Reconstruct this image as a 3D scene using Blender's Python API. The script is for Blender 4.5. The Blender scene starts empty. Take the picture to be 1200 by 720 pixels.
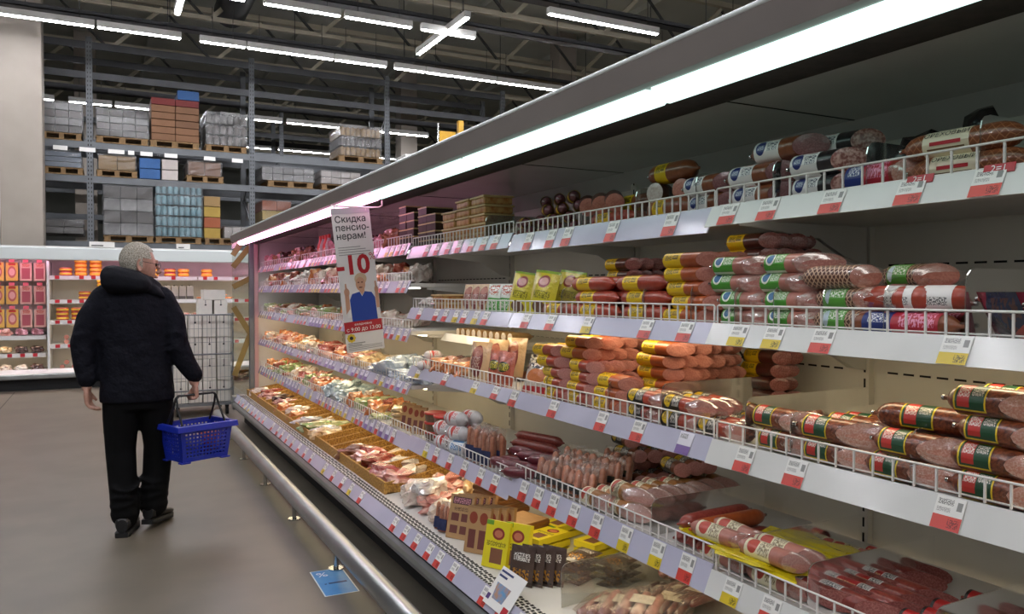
import bpy, bmesh, math, random
from mathutils import Vector, Matrix
random.seed(11)
PI = math.pi
S = bpy.context.scene
COL = S.collection

# ------------------------------------------------------------------ camera, world, exposure
FPX, VPX, HORY, CAMH = 920.0, 121.0, 342.0, 1.45
_p = math.atan((360 - HORY) / FPX)
_t = math.atan((600 - VPX) / FPX * math.cos(_p))
_fw = Vector((math.sin(_t) * math.cos(_p), math.cos(_t) * math.cos(_p), -math.sin(_p)))
_rt = Vector((math.cos(_t), -math.sin(_t), 0))
_up = _rt.cross(_fw)
cam_d = bpy.data.cameras.new('camera')
cam_d.sensor_fit = 'HORIZONTAL'
cam_d.sensor_width = 36
cam_d.lens = FPX / 1200 * 36
cam_d.clip_end = 200
cam = bpy.data.objects.new('camera', cam_d)
cam.matrix_world = Matrix(((_rt.x, _up.x, -_fw.x, 0), (_rt.y, _up.y, -_fw.y, 0), (_rt.z, _up.z, -_fw.z, CAMH), (0, 0, 0, 1)))
COL.objects.link(cam)
S.camera = cam
W = bpy.data.worlds.new('world')
S.world = W
W.use_nodes = True
W.node_tree.nodes['Background'].inputs[0].default_value = (.8, .9, 1, 1)
W.node_tree.nodes['Background'].inputs[1].default_value = .05
S.view_settings.view_transform = 'Standard'
S.view_settings.look = 'None'
S.view_settings.gamma = 1
S.view_settings.exposure = 0.0
S.cycles.use_denoising = True
S.cycles.max_bounces = 6
S.cycles.transparent_max_bounces = 16
S.cycles.caustics_reflective = False
S.cycles.caustics_refractive = False
LED_L = 108.0        # radiance of the ceiling lamps
CASE_L = 1.9        # radiance of the near case lamp strip
PINK_L = 6.0        # radiance of the far, pink case lamp strip
SHELF_L = 11.5       # small lamps under shelves, the cool ones partly added as fill

# ------------------------------------------------------------------ materials
def lin(h):
    if isinstance(h, str):
        h = h.lstrip('#')
        c = [int(h[i:i + 2], 16) / 255 for i in (0, 2, 4)]
    else:
        c = list(h)
    return tuple((x / 12.92 if x <= .04045 else ((x + .055) / 1.055) ** 2.4) for x in c) + (1,)

class NT:
    def __init__(s, name):
        s.m = bpy.data.materials.new(name)
        s.m.use_nodes = True
        s.t = s.m.node_tree
        s.n = s.t.nodes
        s.b = s.n['Principled BSDF']
        s.out = s.n['Material Output']
    def N(s, typ, **kw):
        x = s.n.new(typ)
        for k, v in kw.items():
            setattr(x, k, v)
        return x
    def L(s, a, b):
        s.t.links.new(a, b)
    def math(s, op, a, b=None, c=None):
        x = s.N('ShaderNodeMath', operation=op)
        for i, q in enumerate((a, b, c)):
            if q is None: continue
            if isinstance(q, (int, float)): x.inputs[i].default_value = q
            else: s.L(q, x.inputs[i])
        return x.outputs[0]
    def mix(s, f, a, b):
        x = s.N('ShaderNodeMix', data_type='RGBA')
        for i, q in ((0, f), (6, a), (7, b)):
            if isinstance(q, (int, float)): x.inputs[i].default_value = q
            elif isinstance(q, tuple): x.inputs[i].default_value = q
            else: s.L(q, x.inputs[i])
        return x.outputs[2]
    def coord(s, which='Object'):
        return s.N('ShaderNodeTexCoord').outputs[which]
    def noise(s, scale, detail=3, vec=None, rough=.5, dist=0):
        x = s.N('ShaderNodeTexNoise')
        x.inputs['Scale'].default_value = scale
        x.inputs['Detail'].default_value = detail
        x.inputs['Roughness'].default_value = rough
        x.inputs['Distortion'].default_value = dist
        s.L(vec if vec is not None else s.coord(), x.inputs['Vector'])
        return x.outputs['Fac']
    def ramp(s, fac, stops):
        x = s.N('ShaderNodeValToRGB')
        e = x.color_ramp.elements
        while len(e) < len(stops): e.new(.5)
        for i, (p, c) in enumerate(stops):
            e[i].position = p
            e[i].color = c if len(c) == 4 else lin(c)
        s.L(fac, x.inputs[0])
        return x.outputs[0]
    def bump(s, h, strength=.3, dist=.01):
        x = s.N('ShaderNodeBump')
        x.inputs['Strength'].default_value = strength
        x.inputs['Distance'].default_value = dist
        s.L(h, x.inputs['Height'])
        s.L(x.outputs[0], s.b.inputs['Normal'])
    def set(s, rough=None, metal=None, coat=None, spec=None):
        if rough is not None: s.b.inputs['Roughness'].default_value = rough
        if metal is not None: s.b.inputs['Metallic'].default_value = metal
        if coat is not None:
            s.b.inputs['Coat Weight'].default_value = coat
            s.b.inputs['Coat Roughness'].default_value = .12
        if spec is not None: s.b.inputs['Specular IOR Level'].default_value = spec
    def col(s, c):
        if isinstance(c, tuple): s.b.inputs['Base Color'].default_value = c
        else: s.L(c, s.b.inputs['Base Color'])

MATS = {}
def mat(name, c1, c2=None, scale=20, rough=.5, metal=0, bump=None, coat=None, detail=3, vary=0, lo=.35, hi=.65, vec='Object'):
    if name in MATS: return MATS[name]
    t = NT(name)
    c = lin(c1)
    if c2 is not None:
        c = t.ramp(t.noise(scale, detail, t.coord(vec)), [(lo, lin(c1)), (hi, lin(c2))])
    if vary:
        oi = t.N('ShaderNodeObjectInfo')
        h = t.N('ShaderNodeHueSaturation')
        t.L(t.math('MULTIPLY_ADD', oi.outputs['Random'], 2 * vary, 1 - vary), h.inputs['Value'])
        if isinstance(c, tuple): h.inputs['Color'].default_value = c
        else: t.L(c, h.inputs['Color'])
        c = h.outputs[0]
    t.col(c)
    t.set(rough, metal, coat)
    if bump:
        t.bump(t.noise(bump[0], 3, t.coord(vec)), bump[1], bump[2] if len(bump) > 2 else .01)
    MATS[name] = t.m
    return t.m

def emis(name, c, strength):
    t = NT(name)
    t.n.remove(t.b)
    e = t.N('ShaderNodeEmission')
    e.inputs[0].default_value = lin(c)
    e.inputs[1].default_value = strength
    t.L(e.outputs[0], t.out.inputs[0])
    MATS[name] = t.m
    return t.m

def clear(name, tint, opac=.12, rough=.08, bump=None, haze=None, hz=0, fres=1.0):
    """clear film / acrylic / glass: straight-through transparency with a glossy (and a little hazy) skin"""
    t = NT(name)
    t.n.remove(t.b)
    tr = t.N('ShaderNodeBsdfTransparent'); tr.inputs[0].default_value = lin(tint)
    gl = t.N('ShaderNodeBsdfGlossy'); gl.inputs[0].default_value = (1, 1, 1, 1); gl.inputs['Roughness'].default_value = rough
    fr = t.N('ShaderNodeFresnel'); fr.inputs[0].default_value = 1.45
    if bump:
        b = t.N('ShaderNodeBump'); b.inputs['Strength'].default_value = bump[1]; b.inputs['Distance'].default_value = .01
        t.L(t.noise(bump[0], 3), b.inputs['Height'])
        t.L(b.outputs[0], gl.inputs['Normal']); t.L(b.outputs[0], fr.inputs['Normal'])
    mx = t.N('ShaderNodeMixShader')
    t.L(t.math('MULTIPLY_ADD', fr.outputs[0], fres, opac), mx.inputs[0]); t.L(tr.outputs[0], mx.inputs[1]); t.L(gl.outputs[0], mx.inputs[2])
    last = mx.outputs[0]
    if hz:
        df = t.N('ShaderNodeBsdfDiffuse'); df.inputs[0].default_value = lin(haze)
        m2 = t.N('ShaderNodeMixShader'); m2.inputs[0].default_value = hz
        t.L(last, m2.inputs[1]); t.L(df.outputs[0], m2.inputs[2]); last = m2.outputs[0]
    t.L(last, t.out.inputs[0])
    MATS[name] = t.m
    return t.m

def printed(name, base, items, rough=.35, coat=None, wrap=True, bump=None):
    """flat print on a label. items: (kind, s0, s1, t0, t1, colour) in reading coordinates; kinds rect, oval, scrib, diag"""
    t = NT(name)
    sx = t.N('ShaderNodeSeparateXYZ')
    t.L(t.coord('UV'), sx.inputs[0])
    u, v = sx.outputs[0], sx.outputs[1]
    if wrap: v = t.math('FRACT', v)
    c = lin(base)
    for k, s0, s1, t0, t1, colr in items:
        us = t.math('DIVIDE', t.math('ABSOLUTE', t.math('SUBTRACT', u, (s0 + s1) / 2)), abs(s1 - s0) / 2)
        vs = t.math('DIVIDE', t.math('ABSOLUTE', t.math('SUBTRACT', v, (t0 + t1) / 2)), abs(t1 - t0) / 2)
        if k == 'oval':
            d = t.math('ADD', t.math('POWER', us, 2), t.math('POWER', vs, 2))
        elif k == 'diamond':
            d = t.math('ADD', us, vs)
        else:
            d = t.math('MAXIMUM', us, vs)
        f = t.math('LESS_THAN', d, 1.0)
        if k in ('scrib', 'blot'):
            cb = t.N('ShaderNodeCombineXYZ')
            n = 7 if k == 'scrib' else 3
            t.L(t.math('MULTIPLY', u, n * 1.6 / abs(s1 - s0)), cb.inputs[0])
            t.L(t.math('MULTIPLY', v, (3 if k == 'scrib' else 3) / abs(t1 - t0)), cb.inputs[1])
            ns = t.noise(1.6, 2, cb.outputs[0])
            f = t.math('MULTIPLY', f, t.math('GREATER_THAN', ns, .5))
        c = t.mix(f, c, lin(colr))
    t.col(c)
    t.set(rough, 0, coat)
    if bump: t.bump(t.noise(bump[0], 2), bump[1])
    MATS[name] = t.m
    return t.m

# ------------------------------------------------------------------ mesh helpers
class MB:
    def __init__(s):
        s.v, s.f, s.m, s.sm, s.uv = [], [], [], [], []
    def add(s, vs, fs, mi=0, smooth=False, uvs=None):
        o = len(s.v)
        s.v += [tuple(q) for q in vs]
        for i, f in enumerate(fs):
            s.f.append(tuple(o + k for k in f)); s.m.append(mi); s.sm.append(smooth)
            s.uv.append(uvs[i] if uvs else None)
        return s
    def box(s, x0, x1, y0, y1, z0, z1, mi=0, b=0):
        if b:
            bm = bmesh.new()
            bmesh.ops.create_cube(bm, size=1)
            for q in bm.verts:
                q.co = Vector(((x0 + x1) / 2 + q.co.x * (x1 - x0), (y0 + y1) / 2 + q.co.y * (y1 - y0), (z0 + z1) / 2 + q.co.z * (z1 - z0)))
            bmesh.ops.bevel(bm, geom=bm.edges[:], offset=b, segments=2, affect='EDGES', profile=.6)
            return s.bm(bm, mi)
        vs = [(x, y, z) for z in (z0, z1) for y in (y0, y1) for x in (x0, x1)]
        return s.add(vs, [(0, 2, 3, 1), (4, 5, 7, 6), (0, 1, 5, 4), (2, 6, 7, 3), (0, 4, 6, 2), (1, 3, 7, 5)], mi)
    def bm(s, bm, mi=0, smooth=False):
        bm.verts.index_update()
        s.add([q.co[:] for q in bm.verts], [[q.index for q in f.verts] for f in bm.faces], mi, smooth)
        bm.free()
        return s
    def prism(s, poly, axis, a, b, mi=0):
        """poly: 2-D outline extruded along axis from a to b"""
        n = len(poly)
        def P(q, w):
            return {'x': (w, q[0], q[1]), 'y': (q[0], w, q[1]), 'z': (q[0], q[1], w)}[axis]
        vs = [P(q, a) for q in poly] + [P(q, b) for q in poly]
        fs = [tuple(range(n))[::-1], tuple(range(n, 2 * n))] + [(i, (i + 1) % n, n + (i + 1) % n, n + i) for i in range(n)]
        return s.add(vs, fs, mi)
    def loft(s, rings, mi=0, smooth=True, caps=True, uvs=False):
        n = len(rings[0]); vs = [p for r in rings for p in r]; fs = []
        for i in range(len(rings) - 1):
            for j in range(n):
                k = (j + 1) % n
                fs.append((i * n + j, i * n + k, (i + 1) * n + k, (i + 1) * n + j))
        s.add(vs, fs, mi, smooth)
        if caps:
            s.add(rings[0], [tuple(range(n))[::-1]], mi); s.add(rings[-1], [tuple(range(n))], mi)
        return s
    def tube(s, pts, r, n=8, mi=0, caps=True, flat=None):
        pts = [Vector(p) for p in pts]
        rings = []
        up = Vector((0, 0, 1)); prev = None
        for i, p in enumerate(pts):
            d = (pts[min(i + 1, len(pts) - 1)] - pts[max(i - 1, 0)]).normalized()
            if prev is None:
                a = d.cross(up)
                if a.length < .05: a = d.cross(Vector((1, 0, 0)))
            else:
                a = prev - d * prev.dot(d)
            a.normalize(); prev = a; bb = d.cross(a)
            rr = r[i] if isinstance(r, (list, tuple)) else r
            ra, rb = rr if isinstance(rr, (list, tuple)) else (rr, rr)
            rings.append([p + a * (math.cos(2 * PI * j / n) * ra) + bb * (math.sin(2 * PI * j / n) * rb) for j in range(n)])
        return s.loft(rings, mi, True, caps)
    def bar(s, p, q, w, h=None, mi=0):
        """rectangular bar between two points"""
        p, q = Vector(p), Vector(q); h = h or w
        d = (q - p).normalized(); a = d.cross(Vector((0, 0, 1)))
        if a.length < .05: a = Vector((1, 0, 0))
        a.normalize(); b = d.cross(a)
        r = lambda c: [c + a * w / 2 + b * h / 2, c - a * w / 2 + b * h / 2, c - a * w / 2 - b * h / 2, c + a * w / 2 - b * h / 2]
        return s.loft([r(p), r(q)], mi, False)
    def mesh(s, name, *mats):
        me = bpy.data.meshes.new(name)
        me.from_pydata(s.v, [], s.f)
        for m_ in mats: me.materials.append(MATS[m_] if isinstance(m_, str) else m_)
        me.polygons.foreach_set('material_index', s.m)
        me.polygons.foreach_set('use_smooth', s.sm)
        if any(u is not None for u in s.uv):
            l = me.uv_layers.new(name='UVMap')
            k = 0
            for i, f in enumerate(s.f):
                for j in range(len(f)):
                    if s.uv[i]: l.data[k].uv = s.uv[i][j]
                    k += 1
        me.update()
        return me

def link(name, me, parent=None, loc=None, rot=None):
    o = bpy.data.objects.new(name, me)
    COL.objects.link(o)
    if parent is not None: o.parent = parent
    if loc is not None: o.location = loc
    if rot is not None: o.rotation_euler = rot
    return o
def tag(o, label, cat, group=None):
    o['label'] = label; o['category'] = cat
    if group: o['group'] = group
    return o
def struct(name, me, label=None):
    o = link(name, me); o['kind'] = 'structure'
    if label: o['label'] = label
    return o
def thing(name, label, cat, loc=(0, 0, 0), rot=None, group=None):
    return tag(link(name, None, None, loc, rot), label, cat, group)
ORD = ['first', 'second', 'third', 'fourth', 'fifth', 'sixth', 'seventh', 'eighth', 'ninth', 'tenth', 'eleventh', 'twelfth', 'thirteenth',
       'fourteenth', 'fifteenth', 'sixteenth', 'seventeenth', 'eighteenth', 'nineteenth', 'twentieth'] + ['twenty-' + q for q in
       ('first', 'second', 'third', 'fourth', 'fifth', 'sixth', 'seventh', 'eighth', 'ninth')] + ['thirtieth'] + ['thirty-' + q for q in
       ('first', 'second', 'third', 'fourth', 'fifth', 'sixth', 'seventh', 'eighth', 'ninth')] + ['fortieth']
def jit(a): return random.uniform(-a, a)

# text as flat mesh points
def islands(nv, fs):
    p = list(range(nv))
    def find(a):
        while p[a] != a: p[a] = p[p[a]]; a = p[a]
        return a
    for f in fs:
        for q in f[1:]: p[find(q)] = find(f[0])
    out = {}
    for i in range(nv): out.setdefault(find(i), []).append(i)
    return list(out.values())
def text_n(txt, size, align, space, bold):
    """lines with the letter en: laid out with pe, whose outline is then swapped for two stems and a bar"""
    V_, F_ = [], []
    for i, line in enumerate(txt.split('\n')):
        vs, fs = text_geo(line.replace('н', 'п').replace('и', 'п'), size, align, space, bold)
        isl = sorted(islands(len(vs), fs), key=lambda q: min(vs[k][0] for k in q))
        drop = set(); add = []
        for k, ch in enumerate(line):
            if ch not in 'ни': continue
            q = isl[k]; drop |= set(q)
            x0, x1 = min(vs[j][0] for j in q), max(vs[j][0] for j in q)
            y0, y1 = min(vs[j][1] for j in q), max(vs[j][1] for j in q); w = .085 * size + 2 * bold
            ym = (y0 + y1) / 2
            if ch == 'и':
                add.append([(x0 + w * .9, y0, 0), (x1 - w * .9, y1 - w * 1.3, 0), (x1 - w * .9, y1, 0), (x0 + w * .9, y0 + w * 1.3, 0)])
            for a, b, c, d in ((x0, x0 + w, y0, y1), (x1 - w, x1, y0, y1), (x0 + w, x1 - w, ym - w * .45, ym + w * .45))[:3 if ch == 'н' else 2]: add.append([(a, c, 0), (b, c, 0), (b, d, 0), (a, d, 0)])
        keep = {j: n for n, j in enumerate([j for j in range(len(vs)) if j not in drop])}
        o = len(V_); dy = -i * size * space
        V_ += [(vs[j][0], vs[j][1] + dy, 0) for j in keep]
        F_ += [tuple(o + keep[q] for q in f) for f in fs if all(q in keep for q in f)]
        for r in add:
            o = len(V_); V_ += [(a, b + dy, 0) for a, b, c in r]; F_.append((o, o + 1, o + 2, o + 3))
    return V_, F_
def text_geo(txt, size=1.0, align='CENTER', space=1.0, bold=0):
    if 'н' in txt or 'и' in txt: return text_n(txt, size, align, space, bold)
    cu = bpy.data.curves.new('text', 'FONT')
    cu.body = txt; cu.size = size; cu.align_x = align; cu.resolution_u = 3; cu.offset = bold; cu.space_line = space
    o = bpy.data.objects.new('text', cu); COL.objects.link(o)
    dg = bpy.context.evaluated_depsgraph_get()
    me = bpy.data.meshes.new_from_object(o.evaluated_get(dg))
    vs = [q.co[:] for q in me.vertices]; fs = [tuple(p.vertices) for p in me.polygons]
    bpy.data.objects.remove(o); bpy.data.curves.remove(cu); bpy.data.meshes.remove(me)
    return vs, fs
def remeshed(mb, voxel, smooth=4, factor=.5, name='m'):
    me = mb.mesh(name)
    o = bpy.data.objects.new(name, me); COL.objects.link(o)
    r = o.modifiers.new('r', 'REMESH'); r.mode = 'VOXEL'; r.voxel_size = voxel; r.use_smooth_shade = True
    if smooth:
        q = o.modifiers.new('s', 'SMOOTH'); q.iterations = smooth; q.factor = factor
    dg = bpy.context.evaluated_depsgraph_get()
    out = bpy.data.meshes.new_from_object(o.evaluated_get(dg))
    bpy.data.objects.remove(o)
    for p in out.polygons: p.use_smooth = True
    out.name = name
    return out

# ------------------------------------------------------------------ shared materials
mat('white_paint', '#d9d8d4', '#cfcdc8', 3, .4)
mat('back_white', '#e2ded4', '#d8d4ca', 2, .42)
mat('glossy_white', '#dcd8d6', '#d0ccca', 2, .16, coat=.5)
mat('fascia', '#716963', '#69615b', 2, .45)
mat('lip_white', '#d4dad8', None, rough=.35)
mat('dark_plastic', '#16161a', '#1d1d20', 8, .5)
mat('black_void', '#0c0c0e', None, rough=.7)
mat('brown_grille', '#3a322c', '#2f2823', 40, .7)
mat('steel', '#a9acab', '#9a9d9c', 4, .32, .85, bump=(60, .02))
mat('steel_dull', '#7e8286', '#73777a', 5, .5, .5)
mat('rack_grey', '#64676a', '#5a5d60', 3, .5, .3)
mat('rack_dark', '#434446', '#3b3c3e', 3, .55, .3)
mat('chrome', '#c9cbcb', None, rough=.18, metal=1)
mat('lavender', '#c3c1d4', '#bab8cc', 4, .25, coat=.4)
mat('rail_white', '#dddcd8', '#d4d3cf', 4, .3, coat=.3)
mat('wire_white', '#e6e3de', None, rough=.35)
mat('black_rubber', '#101012', None, rough=.6)
mat('slot', '#1a1917', None, rough=.8)
mat('concrete', '#665f53', '#5b554a', 2.2, .42, bump=(220, .05))
mat('column', '#948b80', '#8a8177', 1.5, .6)
mat('roof', '#b9bbb2', '#b0b2a9', 1.2, .8)
mat('truss', '#b8b09c', '#aca48f', 2, .65)
mat('truss_dark', '#3a3b39', None, rough=.7)
mat('wall_grey', '#8a8c84', '#7f8179', 1, .8)
mat('pallet_wood', '#8a6d48', '#6b5335', 12, .8)
mat('wicker', '#c99a48', '#8a5f26', 90, .6, bump=(90, .8))
mat('pink_post', '#c9a5a5', None, rough=.3, metal=.3)
mat('tag_paper', '#e9e7e2', None, rough=.5)
mat('text_black', '#1b1b1d', None, rough=.5)
mat('text_grey', '#8b8986', None, rough=.5)
mat('text_white', '#f2efec', None, rough=.5)
mat('red_print', '#b3202b', None, rough=.4)
clear('yellow_tape', '#cdbb8c', .03, .3, None, '#a8965c', .5)
emis('led', '#f8f8ff', LED_L)
emis('case_lamp_white', '#cdf2e8', CASE_L)
emis('case_lamp_pink', '#ffb4dc', PINK_L)
emis('fridge_lamp', '#ffbfe0', 9)
emis('shelf_lamp_fill_cool', '#f4f2ec', SHELF_L * .3)  # also used for strips added under shelves to brighten the goods below
emis('shelf_fill_fridge', '#ffe6c8', 9)  # fill glow added inside the wall fridge
emis('shelf_lamp_warm', '#ffeac0', SHELF_L)
clear('glass', '#eef2ee', .04, .03)
clear('acrylic', '#e6e6e2', .05, .1, None, '#c8c8c4', .07)
clear('film', '#f6f4f0', .035, .22, (22, .4), '#e8e4e0', .035, .25)
printed('tag_red', '#e9e7e2', [('rect', 0, 1, 0, .42, '#d2493f'), ('scrib', .08, .62, .74, .92, '#6d6a66'), ('scrib', .08, .55, .52, .66, '#a19d98'),
        ('blot', .55, .92, .08, .34, '#7b2320'), ('rect', .74, .92, .62, .88, '#8b8986')], wrap=False)
printed('tag_yellow', '#e9e7e2', [('rect', 0, 1, 0, .42, '#d9bd2c'), ('scrib', .08, .62, .74, .92, '#6d6a66'), ('scrib', .08, .55, .52, .66, '#a19d98'),
        ('blot', .55, .92, .08, .34, '#5c5118'), ('rect', .74, .92, .62, .88, '#8b8986')], wrap=False)
printed('tag_violet', '#e4e1ea', [('rect', 0, 1, 0, .4, '#7b5f9c'), ('scrib', .08, .62, .7, .92, '#6d6a66')], wrap=False)

# ------------------------------------------------------------------ the building
X0, X1, Y0, Y1, ZC = -12, 16, -9, 34, 7.4
struct('floor', MB().box(X0, X1, Y0, Y1, -.1, 0).mesh('floor', 'concrete'), 'grey-brown smooth concrete shop floor')
fj = bpy.data.objects['floor']
for xj in (-1.15, -7): link('floor_joint', MB().box(xj, xj + .012, Y0, 13.3, 0, .0015).mesh('joint', 'dark_plastic'), fj)
struct('ceiling', MB().box(X0, X1, Y0, Y1, ZC, ZC + .1).mesh('ceiling', 'roof'), 'dark grey roof deck high over the shop')
struct('wall_back', MB().box(X0, X1, Y1, Y1 + .1, 0, ZC).mesh('wall', 'wall_grey'))
struct('wall_right', MB().box(X1, X1 + .1, Y0, Y1, 0, ZC).mesh('wall', 'wall_grey'))
struct('wall_left', MB().box(X0 - .1, X0, Y0, Y1, 0, ZC).mesh('wall', 'wall_grey'))
struct('wall_front', MB().box(X0, X1, Y0 - .1, Y0, 0, ZC).mesh('wall', 'wall_grey'))
# roof purlins (under the deck, along the aisle) and trusses (across the aisle)
pur = MB().box(-.03, .03, Y0, Y1, ZC - .12, ZC).mesh('purlin', 'roof')
for i, x in enumerate([-8, -5, -2, 1, 4, 7, 10, 13]):
    o = struct('trim_%d' % (i + 1), pur); o.location = (x, 0, 0)
def truss(y, k):
    t = thing('roof_truss', 'cream steel roof truss, %s counted from the far wall' % ORD[k], 'roof truss', (0, y, 0), None, 'roof trusses')
    link('top_chord', MB().box(X0, X1, -.05, .05, ZC - .26, ZC - .16).mesh('c', 'truss'), t)
    link('bottom_chord', MB().box(X0, X1, -.035, .035, 6.16, 6.23).mesh('c', 'truss'), t)
    da = MB().bar((0, 0, ZC - .3), (-.9, 0, 6.2), .07).mesh('d', 'truss')
    db = MB().bar((0, 0, ZC - .3), (.9, 0, 6.2), .04).mesh('d', 'truss_dark')
    x = X0 + 1 + (y % 1.1)
    while x < X1 - 1:
        link('brace', da, t, (x, 0, 0)); link('brace', db, t, (x, 0, 0)); x += 1.9
for k, y in enumerate([31, 27.5, 24, 20.6, 17.2, 14.6, 12.1, 9.4]): truss(y, k)
# round air duct and cable trays hanging from the roof
t = thing('air_duct', 'grey round ventilation duct hanging under the roof', 'duct', (2.1, 0, 6.55))
link('tube', MB().tube([(0, 10.5, 0), (0, 15.2, 0)], .28, 20).mesh('duct', 'rack_dark'), t)
for y in (11.2, 12.9, 14.6): link('hanger', MB().tube([(0, y, .27), (0, y, .85)], .008, 6).mesh('hanger', 'rack_dark'), t)
for k, (y, z) in enumerate([(13.95, 5.72), (11.75, 5.75), (10.25, 5.75)]):
    t = thing('cable_tray', ['perforated grey cable tray over the lamp row nearest the racks', 'perforated grey cable tray over the middle row of ceiling lamps',
              'perforated grey cable tray over the nearest lamp in view'][k], 'cable tray', (0, y, z), None, 'cable trays')
    link('tray', MB().box(-6, 12, -.1, .1, 0, .015).box(-6, 12, -.1, -.09, 0, .07).box(-6, 12, .09, .1, 0, .07).mesh('tray', 'rack_dark'), t)
    rod = MB().tube([(0, 0, .06), (0, 0, 1.5)], .007, 6).mesh('rod', 'rack_dark')
    for x in range(-5, 12, 2): link('hanger', rod, t, (x, 0, 0))
# linear ceiling lamps
def lamp(label, x, y, z, l, along='x', group='linear ceiling lamps'):
    t = thing('ceiling_lamp', label, 'lamp', (x, y, z), (0, 0, 0 if along == 'x' else PI / 2), group)
    link('housing', MB().box(0, l, -.05, .05, .012, .11, b=.008).mesh('housing', 'white_paint'), t)
    link('diffuser', MB().box(.02, l - .02, -.027, .027, 0, .012).mesh('diffuser', 'led'), t)
    rod = MB().tube([(0, 0, .1), (0, 0, .6)], .006, 5).mesh('rod', 'rack_dark')
    link('hanger', rod, t, (.2, 0, 0)); link('hanger', rod, t, (l - .2, 0, 0))
for k, (x, l) in enumerate([(-4.5, 1.45), (-3.0, 1.45), (-1.5, 1.42), (-.05, 1.2), (1.42, .72), (2.16, 1.45), (3.63, .95), (4.72, .6), (5.33, 1.45), (6.8, 1.45), (8.3, 1.45)]):
    lamp('linear white lamp, %s from the left in the row in front of the racks' % ORD[k], x, 13.7, 5.5, l)
for k, (x, l) in enumerate([(-2.6, 1.5), (-1, 1.5), (.5, 1.3), (2.04, 1.1), (3.2, 1.05), (4.4, .92)]):
    lamp('linear white lamp, %s from the left in the middle lamp row' % ORD[k], x, 11.5, 5.5, l)
lamp('single linear white lamp hanging above the case fascia', 5.8, 10.0, 5.5, 2.0)
lamp('linear white lamp pointing down the aisle over the middle of the case', 4.88, 10.8, 5.55, 2.1, 'y')
lamp('linear white lamp pointing down the aisle at the top left', 1.01, 10.2, 5.55, 2.5, 'y')
for k, (x, l) in enumerate([(-1.6, .75), (-.6, .8), (.25, 1.5), (2.35, 1.35), (3.8, 1.9), (5.8, 1.5)]):
    lamp('linear white lamp seen behind the pallet racks, %s from the left' % ORD[k], x, 18.6, 5.35, l)
for k, (x, l) in enumerate([(3.2, 1.4), (4.75, 2), (7, 2)]):
    lamp('far linear white lamp low between rack beams, %s from the left' % ORD[k], x, 24.5, 5.75, l)
for r, y in enumerate((7.6, 4.2, .8, -2.6, -6)):
    for k, x in enumerate((-7.5, -3.6, .3, 4.2, 8.1)):
        lamp('linear white lamp overhead, %s from the left in the %s row above the aisle' % (ORD[k], ORD[r]), x, y, 5.5, 3.0)
# concrete column and the white pipe casing next to it
struct('column_1', MB().box(-1.42, -.84, 14.62, 15.2, 0, ZC, b=.01).mesh('column', 'column'), 'pale square building column')
o = tag(link('vertical_pipe_casing', MB().box(-1.72, -1.44, 14.66, 14.9, 0, ZC, b=.02).mesh('casing', 'white_paint')), 'white vertical pipe casing beside the square column', 'pipe casing')
for x, y in ((6.9, 19.5), (-.55, 20.5), (9.3, 15.5)):
    struct('column_2', MB().box(x, x + .45, y, y + .45, 0, ZC, b=.01).mesh('column', 'column'))

# ------------------------------------------------------------------ pallet racks behind
def rack(name, label, y, xs, levels, group, sx=1.0):
    t = thing(name, label, 'pallet rack', (0, y, 0), None, group)
    ht = 5.95
    up = MB().box(-.05, .05, 0, .07, 0, ht).mesh('upright', 'rack_grey')
    sl = MB()
    z = .2
    while z < ht - .1:
        for dx in (-.022, .022): sl.box(dx - .008, dx + .008, -.002, 0, z, z + .035)
        z += .075
    slm = sl.mesh('slots', 'slot')
    br = MB()
    z = .3
    while z < ht - 1.2:
        br.bar((0, .05, z), (0, 1.05, z + .6), .03).bar((0, 1.05, z + .6), (0, .05, z + 1.2), .03); z += 1.2
    brm = br.mesh('brace', 'rack_grey')
    for x in xs:
        o = link('upright', up, t, (x, 0, 0)); p = link('slots', slm, o); p['kind'] = 'stuff'
        link('upright', up, t, (x, 1.05, 0)); q = link('brace', brm, t, (x, 0, 0))
    for i in range(len(xs) - 1):
        for z in levels:
            bm_ = MB().box(xs[i] + .05, xs[i + 1] - .05, -.005, .045, z - .12, z).mesh('beam', 'rack_grey' if z < 5 else 'rack_dark')
            link('beam', bm_, t); link('beam', bm_, t, (0, 1.08, 0))
    return t
RY = 15.8
rack('pallet_rack', 'grey steel pallet rack standing behind the back wall fridge', RY, [-2.96, -.19, 2.57, 5.29, 8.0], [2.34, 3.5, 4.1, 5.33, 5.86], 'pallet racks')
rack('pallet_rack', 'second grey pallet rack farther back, seen through the first', 20.2, [-1.6, 1.2, 4.0, 6.8], [2.2, 3.2, 3.9, 4.9, 5.4], 'pallet racks')
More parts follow.
